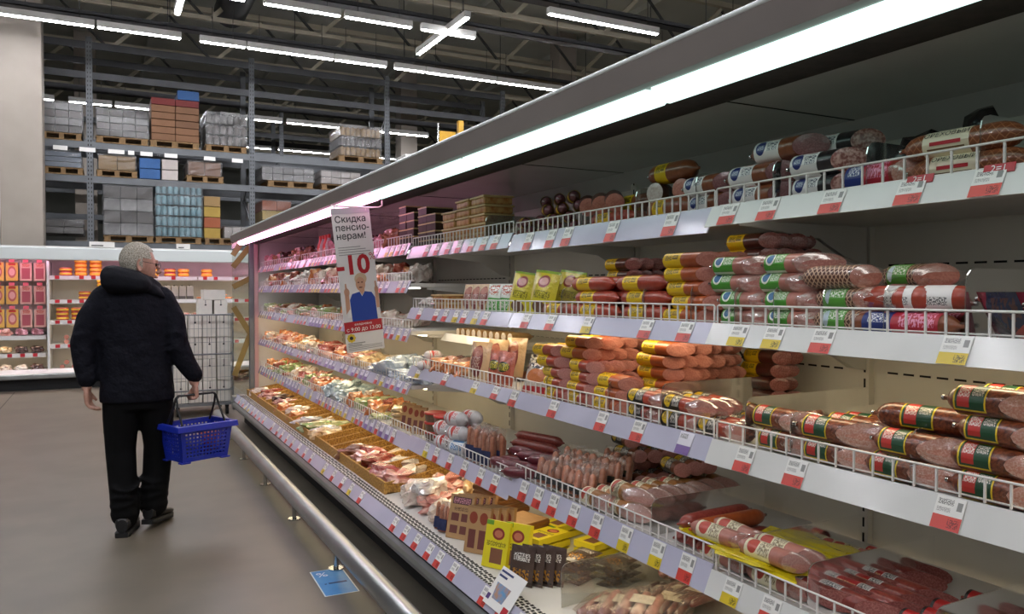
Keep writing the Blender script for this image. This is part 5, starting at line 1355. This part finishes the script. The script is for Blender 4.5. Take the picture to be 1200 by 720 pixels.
for k in range(4):
    t = thing('milk_carton', 'grey and white carton, %s from the left on the fridge shelf beside the man' % ORD[k], 'carton', (.9 + k * .115, FY + .3, 1.33), None, 'grey cartons')
    link('body', MB().box(-.048, .048, 0, .1, 0, .21, b=.004).mesh('b', 'carton_white'), t); link('dark_base', MB().box(-.049, .049, -.001, .1, 0, .05).mesh('d', 'carton_grey'), t); link('cap', MB().tube([(0, .05, .21), (0, .05, .225)], .015, 8).mesh('c', 'text_black'), t)
printed('peg_pack', '#d9ab52', [('oval', .15, .85, .15, .8, '#b5605a'), ('oval', .25, .75, .28, .68, '#d9a09a'), ('rect', .2, .8, .84, .96, '#c2382a')], wrap=False, rough=.4)
printed('peg_packb', '#d6a89a', [('rect', .15, .85, .1, .7, '#a8505a'), ('scrib', .2, .8, .75, .95, '#c2382a')], wrap=False, rough=.4)
def peg_pack(m_):
    w, h = .15, .27
    return MB().add([(-w / 2, 0, -h), (w / 2, 0, -h), (w / 2, 0, 0), (-w / 2, 0, 0), (-w / 2, .025, -h), (w / 2, .025, -h), (w / 2, .025, 0), (-w / 2, .025, 0)], [(0, 1, 2, 3)], 0, False, [[(0, 0), (1, 0), (1, 1), (0, 1)]]) \
        .add([(-w / 2, 0, -h), (w / 2, 0, -h), (w / 2, 0, 0), (-w / 2, 0, 0), (-w / 2, .025, -h), (w / 2, .025, -h), (w / 2, .025, 0), (-w / 2, .025, 0)], [(5, 4, 7, 6), (1, 5, 6, 2), (4, 0, 3, 7), (3, 2, 6, 7), (4, 5, 1, 0)], 1).mesh('pack', m_, 'card_brown')
pa, pb = peg_pack('peg_pack'), peg_pack('peg_packb')
pg = MB().tube([(0, .4, .01), (0, -.03, .01)], .004, 6).mesh('peg', 'chrome'); ptag = MB().box(-.035, .035, -.035, -.03, 0, .05).mesh('tag', mat('peg_tag', '#d9606d', None))
for r in range(3):
    for c in range(8):
        x = -.84 - c * .175
        o = tag(link('hanging_pack', pb if c < 2 and r < 3 else pa, None, (x, FY + .3, 1.88 - r * .345)), '%s hanging sliced-sausage pack, %s from the post in the %s row' % ('pink' if c < 2 else 'yellow', ORD[c], ORD[r]), 'hanging pack', 'hanging packs in the wall fridge')
        link('peg', pg, o); link('price_tag', ptag, o)
fpart('peg_board', MB().box(FX0, -.75, .6, .62, .85, 1.95), 'back_white')
for r, (z, cs) in enumerate([(.8, ['rose', 'rose', 'pink', 'rose', 'pink', 'rose']), (.54, ['dark', 'dark', 'cream', 'brown', 'pale', 'dark']), (.27, ['dark', 'white', 'pale', 'cream', 'white', 'pale'])]):
    for c, q in enumerate(cs):
        place('lump_' + q, (-.88 - c * .2, FY + .3, z), '%s, %s left of the fridge post, %s level under the hanging packs' % (DESC[q], ORD[c], ORD[r]), PI / 2 + jit(.2), sc=1.4, group='fridge packs under the hanging packs')
for c in range(5): place('flat_orange', (1.42 + c * .1, FY + .3, 1.332 + .04 * (c % 2)), 'orange chicken pack, %s from left behind the cage boxes' % ORD[c], jit(.4), group='orange packs behind the cage')
for z, q in ((1.02, 'pink'), (.66, 'red'), (.28, 'pink')):
    for c in range(5): place('lump_' + q, (1.0 + c * .17, FY + .3, z), '%s, %s from left, behind the cage at %s height' % (DESC[q], ORD[c], {1.02: 'chest', .66: 'hip', .28: 'knee'}[z]), jit(1), sc=1.2, group='packs behind the cage')

# ------------------------------------------------------------------ roll cage with white boxes
RC = (1.02, 9.75)
rc = thing('roll_cage', 'wire roll cage trolley filled with white cartons behind the man', 'roll cage', (RC[0], RC[1], 0))
cx = .33
link('base', MB().box(-cx, cx, -.02, .75, .12, .15).mesh('b', 'steel_dull'), rc)
fr = MB()
for x in (-cx, cx):
    for y in (-.02, .75): fr.tube([(x, y, .12), (x, y, 1.2)], .012, 8)
for z in (.3, .72, 1.18):
    fr.tube([(-cx, -.02, z), (cx, -.02, z)], .009, 8)
    for x in (-cx, cx): fr.tube([(x, -.02, z), (x, .75, z)], .009, 8)
link('frame', fr.mesh('f', 'steel_dull'), rc)
wr = MB()
for i in range(1, 14):
    x = -cx + 2 * cx * i / 14
    wr.bar((x, -.022, .15), (x, -.022, 1.19), .0045)
for z in (.45, .58, .86, 1.02): wr.bar((-cx, -.024, z), (cx, -.024, z), .005)
for s_ in (-cx, cx):
    for i in range(1, 12): wr.bar((s_, -.02 + .77 * i / 12, .15), (s_, -.02 + .77 * i / 12, 1.19), .005)
link('wire_mesh', wr.mesh('w', 'steel'), rc)
wm = MB().tube([(-.015, 0, .05), (.015, 0, .05)], .05, 14).box(-.02, .02, -.02, .03, .09, .12).mesh('wheel', 'black_rubber')
for x in (-.27, .27):
    for y in (.05, .68): link('castor', wm, rc, (x, y, 0))
mat('box_white', '#ece9e0', '#e2dfd6', 6, .6, vary=.06)
bxm = MB().box(-.073, .073, 0, .3, 0, .25, b=.004).mesh('box', 'box_white'); dot = MB().tube([(0, -.003, .17), (0, .001, .17)], .012, 10).box(-.003, .003, -.002, 0, .17, .25).mesh('handle_hole', 'text_black')
def wbox(x, y, z, label, sc=1, rz=0):
    o = tag(link('white_carton', bxm, None, (x, y, z), (0, 0, rz)), label, 'carton', 'white cartons in the roll cage'); o.scale = (1, 1, sc); link('handle_hole', dot, o)
for r in range(4):
    for c in range(4): wbox(RC[0] - .235 + c * .157, RC[1] + .03 + jit(.01), .155 + r * .255, 'white carton in the roll cage, %s from left, %s up' % (ORD[c], ORD[r]))
wbox(RC[0] + .04, RC[1] + .05, 1.175, 'white carton standing above the cage rim, left one', .7); wbox(RC[0] + .21, RC[1] + .05, 1.175, 'white carton standing above the cage rim, right one', .7)
o = tag(link('white_carton', MB().box(-.12, .12, 0, .3, 0, .12, b=.004).mesh('box', 'box_white'), None, (RC[0] + .14, RC[1] + .05, 1.352)), 'white carton lying across the two highest cage boxes', 'carton', 'white cartons in the roll cage')

# ------------------------------------------------------------------ the shopper
MO = Vector((.18, 5.28, 0))
mat('skin', '#b58a78', '#a87d6c', 60, .5, bump=(90, .08)); mat('hair', '#d6cfbf', '#8a8272', 170, .7, bump=(200, 1.0, .02), lo=.35, hi=.62)
mat('jacket', '#0d0e16', '#11121b', 40, .8, bump=(13, .8, .03)); mat('hood', '#090a10', '#0d0e15', 40, .75, bump=(12, .35, .03)); mat('trousers', '#060607', '#08080a', 30, .85, bump=(12, .35, .02)); mat('shoe', '#0f0f11', '#18181a', 20, .45); mat('sole', '#0a0a0b', None, rough=.7); mat('eye', '#2a2422', None, rough=.2)
for n_ in ('jacket', 'hood', 'trousers'): MATS[n_].node_tree.nodes['Principled BSDF'].inputs['Specular IOR Level'].default_value = .15
def ell(c, rx, ry, n=24, tilt=(0, 0), pw=2.3):
    out = []
    for j in range(n):
        a = 2 * PI * j / n; ca, sa = math.cos(a), math.sin(a)
        x = math.copysign(abs(ca) ** (2 / pw), ca) * rx; y = math.copysign(abs(sa) ** (2 / pw), sa) * ry
        out.append((c[0] + x, c[1] + y, c[2] + x * tilt[0] + y * tilt[1]))
    return out
def limb(mb, pts, rads, n=16):
    mb.tube(pts, rads, n)
    for p, r in ((pts[0], rads[0]), (pts[-1], rads[-1])):
        r = max(r) if isinstance(r, (tuple, list)) else r
        bm = bmesh.new(); bmesh.ops.create_icosphere(bm, subdivisions=2, radius=r * .98)
        for q in bm.verts: q.co += Vector(p)
        mb.bm(bm, 0, True)
# joints (local to MO)
LSH, LEL, LWR = Vector((-.185, -.01, 1.43)), Vector((-.29, -.02, 1.14)), Vector((-.27, -.05, .885))
RSH, REL, RWR = Vector((.15, -.0, 1.42)), Vector((.215, -.05, 1.14)), Vector((.318, -.06, .885))
LHIP, LKN, LAN = Vector((-.09, 0, .88)), Vector((-.095, .0, .49)), Vector((-.075, -.06, .09))
RHIP, RKN, RAN = Vector((.095, 0, .88)), Vector((.115, .04, .5)), Vector((.085, .02, .11))
HC = Vector((.02, .03, 1.62))
fd = Vector((.975, .22, 0)).normalized(); sd = Vector((fd.y, -fd.x, 0))   # facing, and the head's own right side
body = MB()
body.loft([ell((0, 0, .82), .15, .1), ell((0, 0, .95), .165, .11), ell((0, 0, 1.1), .145, .1), ell((0, 0, 1.3), .17, .11), ell((0, 0, 1.42), .185, .1), ell((0, .005, 1.48), .09, .075), ell((0, .02, 1.52), .06, .065), ell((0, .03, 1.6), .055, .06)])
limb(body, [LHIP, LKN, LAN], [.085, .058, .042]); limb(body, [RHIP, RKN, RAN], [.085, .058, .042])
limb(body, [LAN, LAN + Vector((.01, .17, -.045))], [.04, .035]); limb(body, [RAN, RAN + Vector((.03, .17, -.055))], [.04, .035])
limb(body, [LSH, LEL, LWR], [.052, .042, .028]); limb(body, [RSH, REL, RWR], [.052, .042, .028])
# head
def head_pt(f, s, z): return HC + (fd * f + sd * s + Vector((0, 0, z - .12 * f))) * 1.05
bm = bmesh.new(); bmesh.ops.create_uvsphere(bm, u_segments=28, v_segments=20, radius=1)
for q in bm.verts:
    d = q.co.copy(); f, s, z = d.x, d.y, d.z
    F = f * .098; Sx = s * .076; Z = z * .118
    if z < 0:
        Sx *= 1 - .28 * (-z) ** 1.5
        if f > 0: F += .012 * (-z) * f
        else: F *= 1 - .3 * (-z)
    if f > .6: F -= (f - .6) * .035 * (1 - abs(s))
    q.co = head_pt(F - .004, Sx, Z)
body.bm(bm, 0, True)
body.tube([head_pt(.088, 0, .012), head_pt(.103, 0, -.012), head_pt(.112, 0, -.03), head_pt(.09, 0, -.042)], [.009, .012, .014, .012], 10)
body.tube([head_pt(.082, -.035, .026), head_pt(.093, 0, .024), head_pt(.082, .035, .026)], .011, 8)
body.tube([head_pt(.08, -.022, -.065), head_pt(.094, 0, -.066), head_pt(.08, .022, -.065)], .009, 8)
body.tube([head_pt(.062, -.02, -.098), head_pt(.086, 0, -.1), head_pt(.062, .02, -.098)], .016, 8)
for s_ in (-1, 1):
    for a0 in range(1):
        pts = [head_pt(-.008 + .022 * math.cos(a) * .7 - .012, s_ * (.074 + .008 * (math.cos(a) < 0)), -.012 + .034 * math.sin(a)) for a in [2 * PI * i / 10 for i in range(11)]]
        body.tube(pts, .006, 6)
        body.tube([head_pt(-.02, s_ * .074, -.03), head_pt(-.018, s_ * .074, .01)], .008, 6)
limb(body, [head_pt(-.02, 0, -.09), Vector((0, .01, 1.44))], [.055, .06])
# hands: palm plus five fingers each
def hand(mb, wr, down, thumb, palm_n, curl, sc=1.0):
    """wr wrist, down finger direction, thumb direction across the palm, palm_n palm normal"""
    w = [-.03, -.01, .01, .03]; ln = [.072, .083, .077, .06]
    for i in range(4):
        base = wr + down * .04 - thumb * w[i]
        mb.tube([wr - thumb * w[i] * .6, base, wr + down * .088 - thumb * w[i] * 1.05], [(.0135, .0155), (.015, .0155), (.013, .0135)], 8)
        p = wr + down * .088 - thumb * w[i] * 1.05; d = down.copy(); pts = [p]
        for k in range(3):
            ax = d.cross(palm_n).normalized()
            d = (Matrix.Rotation(curl[k], 3, d.cross(palm_n))) @ d
            p = p + d * ln[i] * (.46, .32, .24)[k]; pts.append(p)
        mb.tube(pts, [.012, .011, .0098, .0075], 8)
    p = wr + down * .03 + thumb * .026
    mb.tube([wr + down * .008 + thumb * .012, p, p + (down * .6 + thumb * .55 + palm_n * .3).normalized() * .034, p + (down * .8 + thumb * .25 + palm_n * .55).normalized() * .066], [.013, .013, .0115, .009], 8)
dn = Vector((0, 0, -1))
hand(body, LWR + Vector((.0, .0, -.0)), Vector((.08, .02, -1)).normalized(), Vector((.25, .97, 0)).normalized(), Vector((.97, -.25, 0)).normalized(), (.5, .6, .4))
hand(body, RWR, Vector((.06, .02, -1)).normalized(), Vector((-.1, .99, 0)).normalized(), Vector((-.99, -.1, 0)).normalized(), (1.35, 1.4, .9))
bmesh_body = remeshed(body, .0052, 3, .4, 'person')
bmesh_body.materials.append(MATS['skin'])
person = tag(link('person', bmesh_body, None, MO), 'grey-haired person in dark hooded jacket walking away with a blue basket', 'person')
def cloth(name, mb, m_, vox=.012, sm=6):
    me = remeshed(mb, vox, sm, .5, name); me.materials.append(MATS[m_]); return link(name, me, person)
jk = MB()
jk.loft([ell((.0, -.005, .785), .208, .13), ell((.0, -.005, .83), .21, .135), ell((-.003, 0, .95), .2, .137), ell((-.008, 0, 1.06), .192, .135), ell((-.018, 0, 1.18), .198, .137), ell((-.022, 0, 1.3), .2, .137), ell((-.02, 0, 1.39), .188, .128), ell((-.01, 0, 1.46), .14, .112), ell((0, .01, 1.5), .105, .095), ell((.01, .02, 1.545), .085, .09)], caps=True)
limb(jk, [LSH + Vector((.02, 0, -.01)), (LSH + LEL) / 2 + Vector((-.012, 0, 0)), LEL, (LEL + LWR) / 2, LWR + Vector((0, 0, .045))], [.082, .078, .07, .062, .052])
limb(jk, [RSH + Vector((-.02, 0, -.01)), (RSH + REL) / 2 + Vector((.012, 0, 0)), REL, (REL + RWR) / 2, RWR + Vector((0, 0, .045))], [.082, .078, .07, .062, .052])
for z0_, dx in ((1.0, .0), (1.1, .01)):   # soft folds over the sleeves
    for wv, el in ((LEL, -1), (REL, 1)): jk.tube([wv + Vector((-.05, -.045, z0_ - 1.05)), wv + Vector((0, -.07, z0_ - 1.03)), wv + Vector((.05, -.045, z0_ - 1.08))], .014, 6)
cloth('jacket', jk, 'jacket')
hd = MB()
pts = []; rad = []
for i in range(15):
    a = PI * (.5 + .92 * (i / 14 - .5) * 2) ; a = -PI / 2 + (i / 14 - .5) * 5.3
    pts.append(Vector((-.015 + .118 * math.cos(a), .03 + .108 * math.sin(a), 1.507 + .021 * math.sin(-a) - .045 * max(0, math.cos(a)))))
    rad.append((.048, .05) if 2 < i < 12 else (.036, .045))
hd.tube(pts, rad, 12)
hd.loft([ell((-.06, -.11, 1.44), .10, .035), ell((-.06, -.12, 1.475), .135, .06, tilt=(-.1, 0)), ell((-.06, -.105, 1.53), .14, .072, tilt=(-.18, 0)), ell((-.06, -.08, 1.57), .115, .066, tilt=(-.25, 0)), ell((-.055, -.06, 1.59), .07, .04, tilt=(-.25, 0))])
hd.loft([ell((.075, -.06, 1.43), .09, .05, tilt=(-.3, 0)), ell((.06, -.06, 1.47), .10, .06, tilt=(-.5, 0)), ell((.045, -.05, 1.515), .09, .06, tilt=(-.6, 0)), ell((.03, -.04, 1.54), .06, .04, tilt=(-.6, 0))])
cloth('hood', hd, 'hood', .01, 8)
tr = MB()
tr.loft([ell((0, 0, .74), .175, .115), ell((0, 0, .82), .18, .12), ell((0, 0, .95), .17, .115)])
limb(tr, [LHIP + Vector((0, 0, -.04)), (LHIP + LKN) / 2, LKN, (LKN + LAN) / 2, LAN + Vector((0, 0, .06)), LAN + Vector((0, 0, .03))], [.105, .1, .085, .08, .078, .084])
limb(tr, [RHIP + Vector((0, 0, -.04)), (RHIP + RKN) / 2, RKN, (RKN + RAN) / 2, RAN + Vector((0, 0, .06)), RAN + Vector((0, 0, .03))], [.105, .1, .085, .08, .078, .086])
for kn in (LAN, RAN):
    for h_, rr in ((.09, .082), (.135, .08), (.19, .078)): tr.tube([kn + Vector((.078 * math.cos(a), .078 * math.sin(a), h_ + .012 * math.sin(a * 2 + h_ * 40))) for a in [2 * PI * i / 12 for i in range(13)]], .011, 6)
cloth('trousers', tr, 'trousers', .011, 4)
def shoe(an, yaw, pitch, low):
    mb = MB(); so = MB()
    M = Matrix.Rotation(yaw, 3, 'Z') @ Matrix.Rotation(pitch, 3, 'X')
    prof = [(-.085, .032, .05, .085), (-.07, .042, .05, .1), (-.02, .043, .055, .105), (.03, .045, .05, .085), (.08, .05, .04, .062), (.13, .052, .034, .05), (.17, .045, .028, .042), (.195, .025, .02, .034)]
    def rg(y, w, zc, h, lo): return [tuple(M @ Vector((w * math.cos(a), y, lo + max(0, .5 + .5 * math.sin(a)) ** .8 * h))) for a in [2 * PI * j / 16 for j in range(16)]]
    mb.loft([rg(y, w, zc, h, .02) for y, w, zc, h in prof])
    so.loft([[tuple(M @ Vector((w * 1.08 * math.cos(a), y, .0 + (.028 if math.sin(a) > 0 else .0)))) for a in [2 * PI * (j + .5) / 8 for j in range(8)]] for y, w, zc, h in [(-.092, .034, 0, 0)] + prof])
    base = Vector((an.x, an.y, low))
    o = link('shoe', mb.mesh('shoe', 'shoe'), person, base); link('sole', so.mesh('sole', 'sole'), o)
shoe(LAN, -.25, 0, 0.0); shoe(RAN, -.5, -.1, .028)
# hair: a cap of short strands over the skull
bm = bmesh.new(); bmesh.ops.create_uvsphere(bm, u_segments=36, v_segments=26, radius=1)
kill = []
for q in bm.verts:
    f, s, z = q.co
    lim = .62 if f > .55 else (.18 if f > .12 else (-.28 if f > -.25 else -.62))
    if f > .12 and abs(s) < .75: lim = .25 + .5 * f
    if z < lim: kill.append(q)
    F = f * .106 - .006; Sx = s * .083; Z = z * .125 + .001
    if z < 0:
        Sx *= 1 - .2 * (-z) ** 1.5
        if f < 0: F *= 1 - .25 * (-z)
    w = 1 + .014 * math.sin(f * 31 + s * 17) * math.sin(z * 29 + s * 23)
    q.co = head_pt(F * w, Sx * w, Z * w)
bmesh.ops.delete(bm, geom=kill, context='VERTS')
link('hair', MB().bm(bm, 0, True).mesh('hair', 'hair'), person)
# eyes, spectacles
for s_ in (-1, 1):
    bm = bmesh.new(); bmesh.ops.create_icosphere(bm, subdivisions=2, radius=.011)
    for q in bm.verts: q.co += head_pt(.078, s_ * .032, .004)
    link('eye', MB().bm(bm, 0, True).mesh('eye', 'eye'), person)
gm = MB()
for s_ in (-1, 1):
    gm.tube([head_pt(-.02, s_ * .08, .012), head_pt(.04, s_ * .076, .008), head_pt(.092, s_ * .058, .006)], .0016, 5)
    gm.tube([head_pt(.098, s_ * (.034 + .024 * math.cos(a)), .002 + .017 * math.sin(a)) for a in [2 * PI * i / 12 for i in range(13)]], .0016, 5)
gm.tube([head_pt(.1, -.01, .006), head_pt(.108, 0, .008), head_pt(.1, .01, .006)], .0016, 5)
link('spectacles', gm.mesh('spectacles', 'text_black'), person)

# ------------------------------------------------------------------ blue shopping basket
mat('basket_blue', '#1c2fa8', '#182a9a', 12, .32, coat=.3)
hx, hy_, hz = MO.x + RWR.x + .012, MO.y + RWR.y, RWR.z - .082
bk = thing('shopping_basket', 'blue plastic shopping basket with perforated sides held by the person', 'basket', (hx - .005, hy_ - .02, .425), (0, 0, math.radians(24)))
LX, LY, BX, BY, BH = .172, .12, .146, .098, .222
def wall(p00, p10, p01, p11, nx, nz, holes):
    p00, p10, p01, p11 = map(Vector, (p00, p10, p01, p11)); mb = MB(); vs = []
    P_ = lambda u, v: (p00 * (1 - u) + p10 * u) * (1 - v) + (p01 * (1 - u) + p11 * u) * v
    nrm = (p10 - p00).cross(p01 - p00).normalized() * .003
    for i in range(nz):
        for j in range(nx):
            u0, u1, v0, v1 = j / nx, (j + 1) / nx, i / nz, (i + 1) / nz
            if holes(i, j):
                a, b = .22, .26
                q = [(u0, v0), (u1, v0), (u1, v1), (u0, v1)]
                ui, uj, vi, vj = u0 + (u1 - u0) * a, u1 - (u1 - u0) * a, v0 + (v1 - v0) * b, v1 - (v1 - v0) * b
                r = [(ui, vi), (uj, vi), (uj, vj), (ui, vj)]
                for s_ in (0, 1):
                    vv = [P_(*w) + nrm * s_ for w in q + r]
                    mb.add(vv, [(k, (k + 1) % 4, 4 + (k + 1) % 4, 4 + k) for k in range(4)])
                vv = [P_(*w) for w in r] + [P_(*w) + nrm for w in r]
                mb.add(vv, [(k, (k + 1) % 4, 4 + (k + 1) % 4, 4 + k) for k in range(4)])
            else:
                for s_ in (0, 1): mb.add([P_(u0, v0) + nrm * s_, P_(u1, v0) + nrm * s_, P_(u1, v1) + nrm * s_, P_(u0, v1) + nrm * s_], [(0, 1, 2, 3)])
    return mb
hf = lambda nx, nz: (lambda i, j: 1 <= i < nz - 1 and 1 <= j < nx - 1)
b00, b10, b11, b01 = (-BX, -BY, 0), (BX, -BY, 0), (BX, BY, 0), (-BX, BY, 0)
t00, t10, t11, t01 = (-LX, -LY, BH), (LX, -LY, BH), (LX, LY, BH), (-LX, LY, BH)
for nm, a in (('side_wall', (b00, b10, t00, t10, 14, 10)), ('side_wall', (b11, b01, t11, t01, 14, 10)), ('end_wall', (b10, b11, t10, t11, 9, 10)), ('end_wall', (b01, b00, t01, t00, 9, 10))):
    link(nm, wall(*a, hf(a[4], a[5])).mesh(nm, 'basket_blue'), bk)
link('bottom', MB().box(-BX, BX, -BY, BY, 0, .006).mesh('bottom', 'basket_blue'), bk)
rimm = MB()
def rr_(x, y, z): return [(-x, -y, z), (x, -y, z), (x, y, z), (-x, y, z)]
rimm.loft([rr_(LX - .004, LY - .004, BH), rr_(LX + .022, LY + .022, BH - .002), rr_(LX + .026, LY + .026, BH - .034), rr_(LX + .02, LY + .02, BH - .034), rr_(LX + .016, LY + .016, BH - .008), rr_(LX - .004, LY - .004, BH - .006)], 0, False, False)
link('rim', rimm.mesh('rim', 'basket_blue'), bk)
for sx_ in (-1, 1):
    for sy_ in (-1, 1): link('foot', MB().box(sx_ * .13 - .03, sx_ * .13 + .03, sy_ * .09 - .02, sy_ * .09 + .02, -.008, 0).mesh('foot', 'basket_blue'), bk)
HT = hz - .425 + .012
hm = MB()
for sy_ in (-.006, .006):
    hm.tube([(-.14, sy_ * 15, BH - .01), (-.135, sy_ * 4, BH + .1), (-.13, sy_, HT - .015), (-.115, sy_, HT), (.115, sy_, HT), (.13, sy_, HT - .015), (.135, sy_ * 4, BH + .1), (.14, sy_ * 15, BH - .01)], .0065, 8)
link('handle', hm.mesh('handle', 'black_rubber'), bk)
def inb(x, y, z): return bk.matrix_basis @ Vector((x, y, z))
for k, (x, y, m_, lb, c) in enumerate([(-.06, -.02, 'carton_white', 'white milk pouch inside the blue basket', 'pouch'), (.06, -.01, 'cas_red', 'red pack inside the blue basket', 'pack')]):
    tag(link('groceries', blob_mesh(.13, .14, .17, 90 + k, m_, 2, .15), None, inb(x, y, .008), (0, 0, .4)), lb, c)
